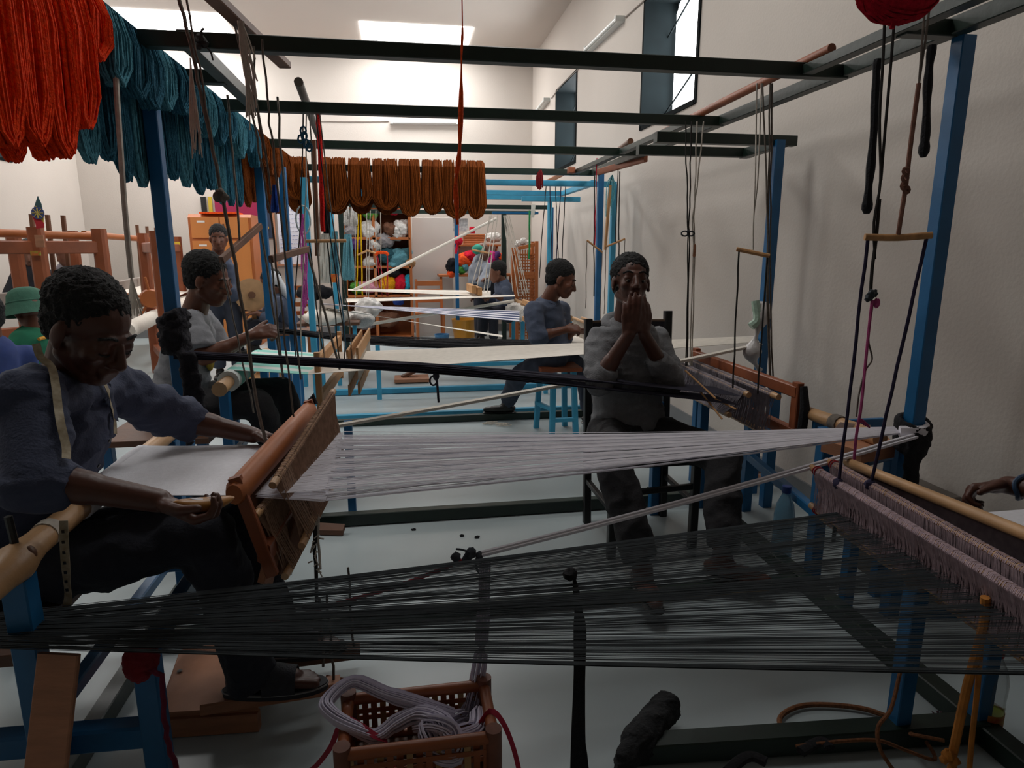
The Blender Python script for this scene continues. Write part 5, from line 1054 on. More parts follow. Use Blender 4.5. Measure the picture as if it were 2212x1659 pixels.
me=remesh(g,0.010,2); wrinkle(me,0.005,22,(1,1,1),7); finish('yarn_wrap',place(me,V(1.76,1.95,0.5)),M_dark,None,V(1.76,1.95,0.5),True,'shaggy black yarn pad wrapped round the tall blue upright by the wall','yarn',angle=180)
# ================================================================= background
def blob(c,r,m,name,label,cat,group=None,amp=0.02,seed=0,vox=None,lumps=5):
    g=MB(); c=V(c); r=(r,r,r) if not hasattr(r,'__len__') else r; rd=random.Random(seed*31+7)
    g.ell(c,r,14,10)
    for k in range(lumps): a=rd.uniform(0,6.28); e=rd.uniform(-0.5,0.7); q=c+V(math.cos(a)*r[0]*0.6,math.sin(a)*r[1]*0.6,e*r[2]*0.8); g.ell(q,tuple(x*rd.uniform(0.4,0.6) for x in r),10,8)
    me=remesh(g,vox or max(r)/9,2); wrinkle(me,amp,9/max(r)*0.25,(1,1,1),seed); a=V(c.x,c.y,c.z-r[2])
    return finish(name,place(me,a),m,None,a,True,label,cat,group,angle=180)
# shelf unit
YS0,YS1=9.75,10.3
sl,sr=P(742,500,Y=YS0).x,P(885,500,Y=YS0).x; ztop=P(800,448,Y=YS0).z
sh=thing('shelf_unit',((sl+sr)/2,YS0+0.25,0),'tall orange brown wooden shelf unit stuffed with yarn','shelf')
for x in (sl,(sl*0.55+sr*0.45),sr): MB().box((x,(YS0+YS1)/2,ztop/2),(0.04,YS1-YS0,ztop)).build('upright',M_orangewood,sh,smooth=False)
shz=[0.06]+[P(800,y,Y=YS0).z for y in (640,577,515)]+[ztop]
for z in shz: MB().box(((sl+sr)/2,(YS0+YS1)/2,z),(sr-sl,YS1-YS0,0.035)).build('shelf_board',M_orangewood,sh,smooth=False)
MB().box(((sl+sr)/2,YS1-0.01,ztop/2),(sr-sl,0.02,ztop)).build('back_panel',M_orangewood,sh,smooth=False)
YC={'white':'CFCBC6','teal':'5E93A0','dteal':'2F5560','red':'C21E34','magenta':'A8286A','yellow':'D99A1A','pink':'C98A9A','black':'1A1A1E','orange':'E2552A','green':'4E8A3A','blue':'27408A','brown':'6B4A3A','grey':'8A8688','purple':'4A2E5C','aqua':'2E9CB8','tan':'A8845E'}
def ym(n): return yarn('yarn_'+n+'_b',YC[n])
i=0
for (x,y,rx,rz,n,lab) in ((757,500,17,14,'grey','grey yarn bundle on the top shelf beside the white hanks'),(800,498,18,20,'white','round white yarn ball bundle on the top shelf'),(812,530,12,12,'white','small white yarn bundle below the round white ball'),(832,520,18,16,'grey','grey plastic wrapped yarn bundle on the shelf edge'),(845,497,16,14,'brown','brown and white yarn bundle on the top shelf'),(868,495,14,18,'white','white mottled yarn bundle at the right end of the top shelf'),(858,505,12,14,'white','slanted white bobbin bundle on the top shelf'),
    (800,568,14,12,'white','white yarn bundle on the middle shelf'),(835,552,18,16,'dteal','dark teal yarn bundle on the middle shelf'),(862,558,24,20,'teal','large pale teal yarn bundle on the middle shelf'),(850,572,14,10,'teal','small pale teal yarn bundle on the middle shelf'),(882,570,12,10,'tan','tan yarn bundle by the shelf side'),
    (838,615,18,18,'yellow','golden yellow yarn bundle on the lower shelf'),(866,612,14,20,'red','bright red yarn bundle on the lower shelf'),(880,615,8,20,'aqua','aqua yarn bundle squeezed at the shelf side'),(800,620,24,12,'pink','dusty pink yarn bundle on the lower shelf'),(852,590,14,9,'black','black yarn bundle behind the red one'),(772,622,14,12,'green','dark green yarn bundle at the left of the lower shelf'),
    (800,463,14,9,'green','green yarn bundle on top of the shelf unit'),(850,455,12,8,'red','red yarn bundle on top of the shelf unit'),(768,525,14,14,'purple','purple yarn bundle beside the shelf upright'),(835,690,26,16,'brown','brown sack at the bottom of the shelf unit'),(790,695,20,16,'grey','grey sack at the bottom of the shelf unit'),(860,648,12,10,'blue','blue yarn bundle under the red one')):
    i+=1; p=P(x,y,Y=YS0+0.12); k=YS0/FPX*1.03; blob(p,(rx*k,0.14,rz*k),ym(n),'yarn_bundle',lab,'yarn',amp=0.018,seed=i)
# partition board, chair
a=P(890,470,Y=10.2); b=P(976,470,Y=10.2)
MB().box(((a.x+b.x)/2,10.2,a.z/2),(b.x-a.x,0.05,a.z)).build('partition_panel',mat('panel_white','C6C0BA',0.8,0.02,3),smooth=False,label='plain white partition panel beside the shelf unit',cat='panel')
cw=P(928,735,Z=0); ch=thing('chair',(cw.x,cw.y,0),'orange brown wooden chair in front of the white partition panel','chair')
cx,cy=cw.x,9.3
for x in (-0.18,0.18):
    MB().bar((cx+x,cy-0.2,0),(cx+x,cy-0.2,0.45),0.035).build('leg',M_orangewood,ch); MB().bar((cx+x,cy+0.2,0),(cx+x,cy+0.24,0.92),0.035).build('leg',M_orangewood,ch)
MB().box((cx,cy,0.46),(0.42,0.44,0.03)).build('seat',M_orangewood,ch)
for z in (0.62,0.74,0.86): MB().box((cx,cy+0.225,z),(0.38,0.02,0.07)).build('back_slat',M_orangewood,ch)
# second shelf and yarn heap to the right
w0,w1=P(985,530,Y=10.3),P(1080,530,Y=10.3); s2=thing('wall_shelf',((w0.x+w1.x)/2,10.4,w0.z),'wooden wall shelf right of the partition panel','shelf'); MB().box(((w0.x+w1.x)/2,10.45,w0.z),(w1.x-w0.x,0.5,0.03)).build('shelf_board',M_orangewood,s2)
for x in (w0.x+0.05,w1.x-0.05): MB().bar((x,10.68,w0.z-0.25),(x,10.3,w0.z-0.02),0.03).build('bracket',M_orangewood,s2)
pb_=P(1025,515,Y=10.3); bk=thing('basket',(pb_.x,10.4,w0.z+0.015),'flat wicker basket on the wall shelf','basket'); g=MB(); hw=(P(1048,515,Y=10.3).x-P(1005,515,Y=10.3).x)/2
for z in np.linspace(0.0,0.13,6): g.tube([(pb_.x-hw,10.3,w0.z+0.03+z),(pb_.x+hw,10.3,w0.z+0.03+z),(pb_.x+hw,10.55,w0.z+0.03+z),(pb_.x-hw,10.55,w0.z+0.03+z),(pb_.x-hw,10.3,w0.z+0.03+z)],0.014,6)
g.build('weave',M_orangewood,bk); MB().box((pb_.x,10.42,w0.z+0.03),(hw*2,0.25,0.02)).build('base',M_orangewood,bk)
p=P(1020,500,Y=10.35); MB().lathe(p-V(0,0,0.03),[(0.04,0),(0.045,0.01),(0.045,0.09),(0.03,0.1)],14).build('tin',ym('red'),label='red tin standing in the wicker basket',cat='tin')
blob(P(1065,513,Y=10.35),(0.13,0.1,0.07),ym('white'),'yarn_bundle','pale cloth bundle on the wall shelf beside the wicker basket','cloth',seed=41)
blob(P(991,520,Y=9.2),(0.055,0.055,0.06),ym('red'),'yarn_ball','round dark red yarn ball hung beside the blue upright','yarn',amp=0.006,seed=42); MB().tube([P(989,525,Y=9.2),P(984,548,Y=9.2)],0.02,6).build('tail',ym('red'),bpy.data.objects['yarn_ball.001']); MB().tube([P(991,515,Y=9.2),V(P(991,515,Y=9.2).x,9.2,1.85)],0.005,5).build('string',ym('red'),bpy.data.objects['yarn_ball.001'])
for j,(x,y,rx,rz,n,lab) in enumerate(((978,575,14,16,'black','black yarn bundle beside the blue upright'),(1003,563,14,16,'orange','orange red yarn bundle in the heap'),(1015,553,16,10,'red','crimson yarn bundle on top of the heap'),(996,582,9,9,'green','yellow green yarn bundle in the heap'),(975,590,8,9,'orange','small orange yarn bundle below the black one'),(1062,566,14,22,'magenta','magenta yarn bundle behind the green cap'),(1072,555,10,10,'purple','violet yarn bundle near the far green upright'),(1080,556,9,8,'orange','orange yarn bundle behind the far green upright'),(1003,577,8,10,'teal','grey blue yarn bundle in the heap'))):
    blob(P(x,y,Y=9.75),(rx*0.0072,0.12,rz*0.0072),ym(n),'yarn_bundle',lab,'yarn',amp=0.014,seed=50+j)
tb2=thing('side_table',(P(1030,600,Y=9.8).x,9.9,0),'low table carrying the bright yarn heap','table'); zt=P(1000,592,Y=9.75).z
MB().box((P(1030,600,Y=9.8).x,9.9,zt-0.02),(1.15,0.45,0.03)).build('tabletop',M_orangewood,tb2)
for x in (-0.53,0.53): MB().bar((P(1030,600,Y=9.8).x+x,9.9,0),(P(1030,600,Y=9.8).x+x,9.9,zt-0.03),0.04).build('leg',M_orangewood,tb2)
# poster
MB().poly([P(978,472,Y=9.28),P(1010,472,Y=9.28),P(1010,494,Y=9.28),P(1006,500,Y=9.28),P(978,500,Y=9.28)],(0,1,0),0.004).build('paper_sheet',mat('paper_ink','D5D2D0',0.8,0.1,30,kind='noise',col2='9A9A9E'),smooth=False,label='white paper with a faint pencil drawing pinned beside the blue upright',cat='paper')
# wicker rack
r0,r1=P(1116,660,Y=9.3),P(1158,660,Y=9.3); wk=thing('wicker_rack',((r0.x+r1.x)/2,9.4,0),'orange wicker rack with slanted top in the far corner','rack'); zt=P(1116,535,Y=9.3).z; zr=P(1155,521,Y=9.3).z
for x,z in ((r0.x,zt),(r1.x,zr)):
    for y in (9.3,9.6): MB().bar((x,y,0),(x,y,z),0.05).build('post',M_orangewood,wk)
MB().bar((r0.x,9.3,zt-0.02),(r1.x,9.3,zr-0.04),0.03,0.05).build('rail',M_orangewood,wk)
for z in (0.5,0.95,1.0,0.45): MB().bar((r0.x,9.3,z),(r1.x,9.3,z),0.03,0.05).build('rail',M_orangewood,wk)
for k in range(8): x=r0.x+(r1.x-r0.x)*(k+0.5)/8; MB().bar((x,9.31,0.05),(x,9.31,zt-0.03),0.016,0.012).build('wicker_stake',M_orangewood,wk)
g=MB()
for k in range(28): z=0.1+k*(zt-0.15)/28; g.tube([(r0.x+(r1.x-r0.x)*q/10,9.30+0.012*(1 if (q+k)%2 else -1),z) for q in range(11)],0.009,5)
g.build('wicker_weave',M_orangewood,wk,kind='stuff')
MB().box(((r0.x+r1.x)/2,9.45,zt-0.1),(r1.x-r0.x,0.3,0.02)).build('shelf_board',M_orangewood,wk)
for j,(x,y) in enumerate(((1118,527),(1130,522),(1139,526))): blob(P(x,y,Y=9.42),0.05,ym('white'),'yarn_bundle','white yarn ball on the wicker rack','yarn','white balls on the wicker rack',amp=0.008,seed=70+j)
# buckets and sacks on the floor
def bucket(p,r0,r1,h,m,lab):
    t=thing('bucket',p,lab,'bucket'); MB().lathe(p,[(r0*0.98,0),(r0,0.01),(r1,h-0.01),(r1+0.008,h),(r1-0.004,h),(r0-0.008,0.012),(0.002,0.012)],20,cap=False).build('pail',m,t); MB().loop([V(p)+V(math.cos(a)*r1,math.sin(a)*0.02,h+math.sin(a)*0.0+abs(math.sin(a))*-0.03) for a in np.linspace(0,6.28,16)[:-1]],0.004,5).build('handle',M_pipe,t)
q=P(990,722,Z=0); bucket((q.x,9.3,0.0),0.14,0.18,0.36,mat('bucket_yellow','C98A22',0.4,0.05,3),'yellow plastic bucket under the far weaver')
q=P(945,727,Z=0); bucket((q.x,8.9,0),0.08,0.1,0.2,mat('bucket_blue','2E6C9A',0.4,0.05,3),'small blue plastic bucket beside the wooden chair')
# hanks on the far frame
def hank(px0,px1,y0,y1,Y,m,lab,n=22,grp=None):
    g=MB()
    for k in range(n):
        xa=random.uniform(px0,px1); xb=xa+random.uniform(-3,3); g.tube(path([P((px0+px1)/2+(xa-(px0+px1)/2)*0.6,y0,Y=Y),P(xa,y0+(y1-y0)*0.35,Y=Y+random.uniform(-.03,.03)),P(xb,y0+(y1-y0)*0.75,Y=Y+random.uniform(-.03,.03)),P(xb,y1-random.uniform(0,6),Y=Y)],3),0.009,5)
    return g.build('yarn_hank',m,label=lab,cat='yarn',group=grp)
hank(744,754,446,488,7.9,ym('white'),'white yarn hank hung on the far dark upright',grp='white hanks'); hank(757,770,446,488,7.9,ym('white'),'white yarn hank hung on the far dark upright',grp='white hanks')
hank(742,762,506,606,7.4,ym('teal'),'long pale teal yarn hank hanging before the shelf unit',30); hank(690,716,505,612,6.2,M_cream,'cream yarn hank hanging behind the red rope',40); hank(700,712,400,520,6.4,ym('black'),'black yarn hank hanging behind the rust skeins',16)
hank(716,730,500,600,6.0,ym('teal'),'blue and white twisted yarn hank by the light blue upright',14)
MB().box(P(722,601,Y=5.7),(0.05,0.012,0.07)).build('paper_tag',mat('tag_yellow','D98A22',0.6,0.3,40,col2='C8402A'),label='small yellow and red printed tag on the light blue upright',cat='tag')
hank(588,600,400,460,4.95,yarn('yarn_royal','1E3A80'),'royal blue yarn hank beside the rust skeins',16)
for (c,lab) in ((P(655,475,Y=5.0),'clear wire hoop hanging under the rust skein'),): MB().loop([c+V(math.cos(a)*0.05,0,math.sin(a)*0.10) for a in np.linspace(0,6.28,20)[:-1]],0.006,6).build('wire_hoop',mat('wire_pale','A8B4B4',0.4,0.1,5),label=lab,cat='hoop')
# cloth heap & spinning things near the middle
blob(P(705,685,Y=6.6),(0.22,0.2,0.07),M_cream,'cloth_heap','white cloth heap on a small blue stand behind the black band','cloth',seed=81)
bs=thing('blue_stand',(P(720,700,Y=6.7).x,6.8,0),'small blue slatted stand under the white cloth heap','stand'); zz=P(705,697,Y=6.6).z
for x in (-0.25,-0.08,0.08,0.25): MB().bar((P(712,700,Y=6.7).x+x,6.6,0),(P(712,700,Y=6.7).x+x,6.6,zz),0.04).build('leg',M_lblue,bs)
MB().box((P(712,700,Y=6.7).x,6.7,zz-0.01),(0.6,0.35,0.03)).build('top',M_brownwood,bs)
blob(P(680,632,Y=7.6),(0.2,0.15,0.08),ym('black'),'cloth_heap','dark cloth heap behind the light blue upright','cloth',seed=82)
blob(P(795,665,Y=7.0),(0.13,0.12,0.10),mat('plastic_white','CFCBC6',0.3,0.06,12,bump=0.5,bscale=25),'plastic_bag','white plastic bag under the cream warp','bag',seed=83); blob(P(775,690,Y=6.9),(0.16,0.12,0.08),ym('white'),'cloth_heap','pale cloth heap on the floor behind the black band','cloth',seed=84)
blob(V(P(1060,722,Y=7.9).x,7.9,0.08),(0.22,0.16,0.08),ym('tan'),'sack','pale tan sack on the floor by the far weaver','sack',seed=85)
blob(V(P(1110,640,Y=7.7).x,7.5,0.62),(0.14,0.3,0.1),ym('white'),'cloth_heap','white heddle cloth draped over the far loom','cloth',seed=86)
wf_=thing('spinning_wheel',P(543,637,Y=6.9),'round tan spinning disc in front of the orange cabinet','spinning wheel'); c=P(543,637,Y=7.0); MB().lathe(c,[(0.12,-0.012),(0.165,-0.008),(0.165,0.008),(0.12,0.012)],28,axis=(0.4,-1,0.1)).build('disc',mat('disc_tan','B08A62',0.7,0.1,20),wf_); MB().lathe(c+V(0.01,-0.03,0),[(0.035,0),(0.035,0.02)],14,axis=(0.4,-1,0.1)).build('hub',M_brownwood,wf_)
MB().bar((c.x,c.y+0.05,0),(c.x,c.y+0.05,c.z),0.04).build('support',M_wood,wf_); MB().box((c.x,c.y,0.03),(0.4,0.35,0.06)).build('base',M_wood,wf_)
MB().bar((c.x-0.02,c.y-0.25,0.06),(c.x-0.02,c.y-0.25,0.7),0.02).build('spindle',M_wood,wf_); MB().bar((c.x-0.02,c.y-0.25,0.03),(c.x-0.02,c.y,0.03),0.03).build('base_bar',M_wood,wf_)
# wooden chair by the blue upright, small blue stool
cc=V(P(635,690,Y=7.6).x,7.6,0); ch=thing('chair',cc,'orange slatted wooden chair behind the pink strands','chair')
for x in (-0.18,0.18): MB().bar(cc+V(x,-0.2,0),cc+V(x,-0.2,0.45),0.035).build('leg',M_orangewood,ch); MB().bar(cc+V(x,0.2,0),cc+V(x,0.22,0.95),0.035).build('leg',M_orangewood,ch)
MB().box(cc+V(0,0,0.46),(0.42,0.44,0.03)).build('seat',M_orangewood,ch)
for z in (0.62,0.72,0.82,0.91): MB().box(cc+V(0,0.21,z),(0.36,0.02,0.05)).build('back_slat',M_orangewood,ch)
cc=V(P(648,720,Y=5.9).x,5.9,0); s_t=thing('stool',cc,'small blue stool with brown wooden seat behind the black band','stool'); zz=P(648,716,Y=5.9).z
MB().box(cc+V(0,0,zz),(0.34,0.3,0.035)).build('seat',M_brownwood,s_t)
for x in (-0.13,0,0.13): MB().bar(cc+V(x,-0.11,0),cc+V(x,-0.11,zz-0.015),0.035).build('leg',M_blue,s_t)
for x in (-0.13,0.13): MB().bar(cc+V(x,0.11,0),cc+V(x,0.11,zz-0.015),0.035).build('leg',M_blue,s_t)
# orange cabinet, banner, boards
Yc=9.6
a=P(403,462,Y=Yc); b=P(540,458,Y=Yc); cb=thing('cabinet',((a.x+b.x)/2,Yc+0.3,0),'orange wooden cabinet with small white door labels behind the standing man','cabinet'); zc=a.z; wC=b.x-a.x
MB().box(((a.x+b.x)/2,Yc+0.3,zc/2),(wC,0.55,zc)).build('body',M_orangewood,cb,smooth=False)
M_cabd=mat('cabinet_door','C27A3E',0.45,0.1,3,stretch=(1,1,0.2)); M_tag=mat('label_white','DAD6D0',0.8,0.03,5)
zm=P(405,517,Y=Yc).z
for i in range(2):
    for (z0,z1) in ((0.08,zm-0.02),(zm+0.02,zc-0.04)):
        x0=a.x+0.03+i*(wC-0.06)/2; d=MB().box((x0+(wC-0.06)/4,Yc+0.015,(z0+z1)/2),((wC-0.06)/2-0.015,0.03,z1-z0)).build('door',M_cabd,cb,smooth=False)
        if i==0: MB().box((x0+0.14,Yc-0.003,z1-0.06),(0.10,0.004,0.025)).build('door_label',M_tag,d,smooth=False)
        MB().box((x0+((wC-0.06)/2-0.06 if i==0 else 0.05),Yc-0.005,(z0+z1)/2),(0.02,0.02,0.10)).build('handle',M_brownwood,d)
MB().box(((a.x+b.x)/2,Yc+0.15,zc+0.015),(wC*0.6,0.35,0.025)).build('folder',M_orc,label='flat bright orange folder lying on the cabinet top',cat='folder')
def board(x0,y0,x1,y1,Y,m,lab,cat,th=0.02,name='board'):
    p,q=P(x0,y0,Y=Y),P(x1,y1,Y=Y); return MB().box(((p.x+q.x)/2,Y,(p.z+q.z)/2),(abs(q.x-p.x),th,abs(p.z-q.z))).build(name,m,smooth=False,label=lab,cat=cat)
board(462,420,582,500,YB-0.02,mat('banner_magenta','8C1240',0.8,0.05,4),'magenta wall banner above the orange cabinet','banner',name='banner')
board(449,425,461,470,YB-0.02,mat('banner_yellow','B59A2A',0.8,0.05,4),'narrow yellow strip beside the magenta banner','banner',name='banner'); board(433,425,448,465,YB-0.02,M_black,'narrow black strip beside the yellow banner strip','banner',name='banner')
g=MB(); 
for (x0,x1,y) in ((490,530,482),(520,560,488),(505,545,493)): g.tube([P(x0+k*(x1-x0)/12,y+3*math.sin(k*2.1),Y=YB-0.034) for k in range(13)],0.008,4)
g.build('banner_lettering',M_black,label='black handwritten lettering across the magenta banner',cat='lettering')
bd_=board(566,435,590,514,YB-0.03,mat('board_navy','1E2A40',0.7,0.05,4),'dark navy notice board with a gold emblem','notice board'); 
p=P(577,492,Y=YB-0.045); MB().lathe(p,[(0.03,0),(0.03,0.006)],12,axis=(0,-1,0)).build('emblem',mat('gold','B08A3A',0.4,0.1,4),bd_)
wbd=board(596,428,668,570,YB-0.02,mat('whiteboard','CFD0DA',0.3,0.03,2),'whiteboard with faint blue writing behind the blue uprights','whiteboard',name='whiteboard')
MB().box((PW[wbd.name].x,YB-0.04,P(620,572,Y=YB).z),(P(668,572,Y=YB).x-P(596,572,Y=YB).x,0.05,0.03)).build('ledge',M_plank,wbd); MB().box((P(594,500,Y=YB).x,YB-0.03,P(594,500,Y=YB).z),(0.03,0.03,1.1)).build('frame_side',M_plank,wbd)
g=MB()
for r in range(11):
    y=445+r*9; x=606; 
    while x<650: l=random.uniform(2,7); g.tube([P(x,y,Y=YB-0.032),P(x+l/2,y+random.uniform(-1.5,1.5),Y=YB-0.032),P(x+l,y,Y=YB-0.032)],0.004,3); x+=l+3
g.build('writing',mat('ink_blue','7C86B0',0.6,0.1,5),wbd,smooth=False)
# wooden looms at the left
def woodloom(posts,lab,zs=1.51,roll=True,rails=((1.36,0.10),(0.28,0.08))):
    t=thing('wooden_loom',(posts[0].x,posts[0].y,0),lab,'wooden loom')
    for p in posts: MB().bar((p.x,p.y,0),(p.x,p.y,zs),0.10,0.09,up=(0,1,0),bev=0.2).build('post',M_red,t)
    for i in range(len(posts)-1):
        for (z,h) in rails: MB().bar((posts[i].x,posts[i].y+0.02,z),(posts[i+1].x,posts[i+1].y+0.02,z),0.07,h).build('rail',M_red,t)
    return t
w1=[P(75,488,Z=1.52),P(213,497,Z=1.50)]; w2=[P(308,506,Z=1.5),P(382,513,Z=1.5)]
for w_ in (w1,w2):
    for p in w_: p.z=0
t1=woodloom([V(w1[0].x-0.9,w1[0].y-0.9,0),w1[0],w1[1]],'reddish brown wooden loom with the small flag on its post')
t2=woodloom([w1[1]+V(0.25,0.55,0),w2[0],w2[1]],'reddish brown wooden loom with an orange spoked wheel')
b1=[w+V(-0.55,0.75,0) for w in w1]; t3=woodloom(b1,'reddish wooden loom in the row behind the flag')
for (t,p,q) in ((t1,w1[0],w1[1]),(t2,w2[0],w2[1])):
    d=(q-p); MB().tube([p+V(-0.2,0.1,1.47)-d*0.7,q+V(-0.1,0.1,1.45)],0.032,10).build('top_roller',M_orangewood,t); MB().bar(p+V(0,0,0.70)+V(-0.5,-0.4,0),q+V(0,0,0.72),0.06,0.10).build('breast_beam',M_red,t)
    MB().tube([p+V(0.05,-0.05,0.62)-d*0.6,q+V(0.05,-0.05,0.64)],0.075,14).build('cloth_roll',M_cream,t)
    MB().slab([[lerp(p,q,k/4-0.5*(i==9))+V(-0.7+0.75*i/4,0.15,0.86-0.10*i/4) for k in range(5)] for i in range(5)],0.006).build('warp_sheet',M_cream,t)
    for k in range(3): a=lerp(p,q,0.25+0.25*k)+V(-0.25,0.2,0); MB().bar(a+V(0,0,0.75),a+V(0.02,0,1.62),0.03).build('lever',M_brownwood,t)
    MB().bar(p+V(-0.35,0.25,0.95)-d*0.5,q+V(-0.3,0.25,0.97),0.05,0.10).build('batten_rail',mat('batten_grey','9A9088',0.7,0.1,6),t)
c=P(325,645,Y=w2[0].y-0.12); wh=MB().lathe(c,[(0.03,-0.05),(0.10,-0.045),(0.105,0.0),(0.09,0.03),(0.02,0.035)],20,axis=(0.3,-1,0)).build('wheel',M_orangewood,t2)
for k in range(5): a=k*1.256+0.4; MB().tube([c+V(math.cos(a)*0.06,-0.0,math.sin(a)*0.06),c+V(math.cos(a)*0.23,-0.03,math.sin(a)*0.23)],0.014,7).build('spoke',M_orangewood,wh)
MB().box(P(378,527,Y=w2[1].y-0.085),(0.13,0.008,0.06)).build('sticker',mat('sticker_yellow','D8C23A',0.7,0.05,4),t2)
MB().box(P(77,547,Y=w1[0].y-0.075),(0.07,0.008,0.035)).build('sticker',mat('sticker_flag','7A9A2E',0.7,0.3,40,col2='C84A2A'),t1); MB().box(P(86,521,Y=w1[0].y-0.08),(0.06,0.012,0.09),0).build('block',M_plank,t1)
fl=thing('flag',w1[0]+V(0.02,0,1.5),'small hanging flag of green, yellow and red with a blue disc on the loom post','flag'); Yq=w1[0].y-0.09
MB().tube([P(82,424,Y=Yq),P(84,490,Y=Yq)],0.006,6).build('pole',M_brownwood,fl)
def fpoly(pts,m,n,dy=0): MB().poly([P(x,y,Y=Yq-0.01-dy) for x,y in pts],(0,1,0),0.006).build(n,m,fl,smooth=False)
fpoly(((81,424),(89,440),(94,465),(86,464),(77,452),(70,458)),mat('flag_green','3C5A5E',0.8,0.15,8),'green_stripe'); fpoly(((77,444),(81,450),(94,465),(94,482),(84,470),(69,462)),mat('flag_yellow','B89A3E',0.8,0.15,8),'yellow_stripe',0.004); fpoly(((69,465),(84,470),(95,482),(95,492),(78,494),(76,482)),mat('flag_red','B0222E',0.8,0.1,8),'red_stripe',0.006)
c=P(82,460,Y=Yq-0.025); MB().lathe(c,[(0.045,0),(0.045,0.004)],16,axis=(0,-1,0)).build('disc',mat('flag_blue','3E4A7A',0.8,0.1,8),fl)
g=MB()
for k in range(8): a=k*0.785; g.bar(c+V(0,-0.006,0),c+V(math.cos(a)*0.038,-0.006,math.sin(a)*0.038),0.008,0.004)
g.build('star',mat('flag_star','C8B05A',0.8,0.1,8),fl)
# ================================================================= small things
# black chair under the man in the grey sweatshirt
ch=thing('chair',(1.07,2.77,0),'black wooden chair with a striped fabric back under the man in grey sweatshirt','chair')
for (x,y,z,tx,ty) in ((0.87,2.95,1.02,0.0,0.06),(1.28,2.97,1.05,0.0,0.06),(0.87,2.56,0.44,0,0),(1.27,2.60,0.44,0,0)): MB().bar((x,y,0),(x+tx,y+ty,z),0.036,bev=0.1).build('leg',M_black,ch)
MB().box((1.07,2.76,0.44),(0.46,0.46,0.03)).build('seat',M_black,ch)
for (a,b) in (((0.87,2.95,0.22),(0.87,2.56,0.22)),((1.28,2.97,0.22),(1.27,2.60,0.22)),((0.87,2.56,0.30),(1.27,2.60,0.30)),((0.87,2.95,0.30),(1.28,2.97,0.30))): MB().bar(a,b,0.024).build('stretcher',M_black,ch)
M_strp=mat('chair_stripe','6E5A48',0.9,0.1,10); nt=M_strp.node_tree; N=nt.nodes; Lk=nt.links
tc=N.new('ShaderNodeTexCoord'); sx=N.new('ShaderNodeSeparateXYZ'); Lk.new(tc.outputs['Object'],sx.inputs[0]); mm=N.new('ShaderNodeMath'); mm.operation='MULTIPLY'; mm.inputs[1].default_value=9.0; Lk.new(sx.outputs['Z'],mm.inputs[0]); f_=N.new('ShaderNodeMath'); f_.operation='FRACT'; Lk.new(mm.outputs[0],f_.inputs[0])
cr=N.new('ShaderNodeValToRGB'); cr.color_ramp.interpolation='CONSTANT'; cr.color_ramp.elements[0].color=lin('6E5A48'); cr.color_ramp.elements[1].position=0.55; cr.color_ramp.elements[1].color=lin('1E1C24'); Lk.new(f_.outputs[0],cr.inputs[0]); Lk.new(cr.outputs[0],N['Principled BSDF'].inputs['Base Color'])
MB().slab([[V(0.89+0.37*k/6,3.0+0.03*math.sin(k*0.52)+0.02*i/3,0.72+0.29*i/3) for k in range(7)] for i in range(4)],0.006,(0,1,0)).build('backrest',M_strp,ch)
# blue stool of man E
st=thing('stool',(1.1,4.62,0),'blue stool with brown seat under the man in blue-grey shirt','stool')
for (x,y) in ((0.97,4.72),(1.04,4.48),(1.22,4.48),(1.20,4.74)): MB().bar((x,y,0),(1.1+(x-1.1)*0.82,4.61+(y-4.61)*0.82,0.48),0.04).build('leg',M_lblue,st)
MB().bar((1.04,4.48,0.12),(1.22,4.48,0.12),0.03).build('stretcher',M_lblue,st); MB().bar((0.97,4.72,0.2),(1.04,4.48,0.2),0.03).build('stretcher',M_lblue,st)
MB().box((1.1,4.61,0.495),(0.30,0.32,0.03)).build('seat',M_red,st)
# shuttle in the weaver's hand
s1=P(505,1085,Y=1.52); hd0=V(0.86,-0.05,-0.5).normalized(); pal=wrb[0]+hd0*0.078+V(0.45,0.25,0.85).normalized()*0.026; s0=pal+(pal-s1).normalized()*0.055; d=(s1-s0); L=d.length; d.normalize(); _,sd,u=frame(d)
g=MB(); rings=[]
for i in range(17):
    t=i/16; w=0.021*math.sin(math.pi*t)**0.6+0.002; c=s0+d*L*t+u*0.012*(2*t-1)**2
    rings.append([c+sd*(math.cos(a)*w)+u*(math.sin(a)*w*0.75) for a in np.linspace(0,2*math.pi,13)[:-1]])
g.quad_ring(rings); shu=g.build('shuttle',mat('shuttle_wood','A8743A',0.35,0.15,6,stretch=(1,8,1)),label='boat-shaped wooden shuttle held in the weaver\'s hand over the cloth',cat='shuttle')
g=MB(); rings=[]
for i in range(11):
    t=0.25+0.5*i/10; w=0.013*math.sin(math.pi*(i/10))**0.5+0.001; c=s0+d*L*t+u*(0.012*(2*t-1)**2+0.0125); rings.append([c+sd*(math.cos(a)*w)+u*(math.sin(a)*0.004) for a in np.linspace(0,2*math.pi,11)[:-1]])
g.quad_ring(rings); g.build('bobbin',M_white,shu)
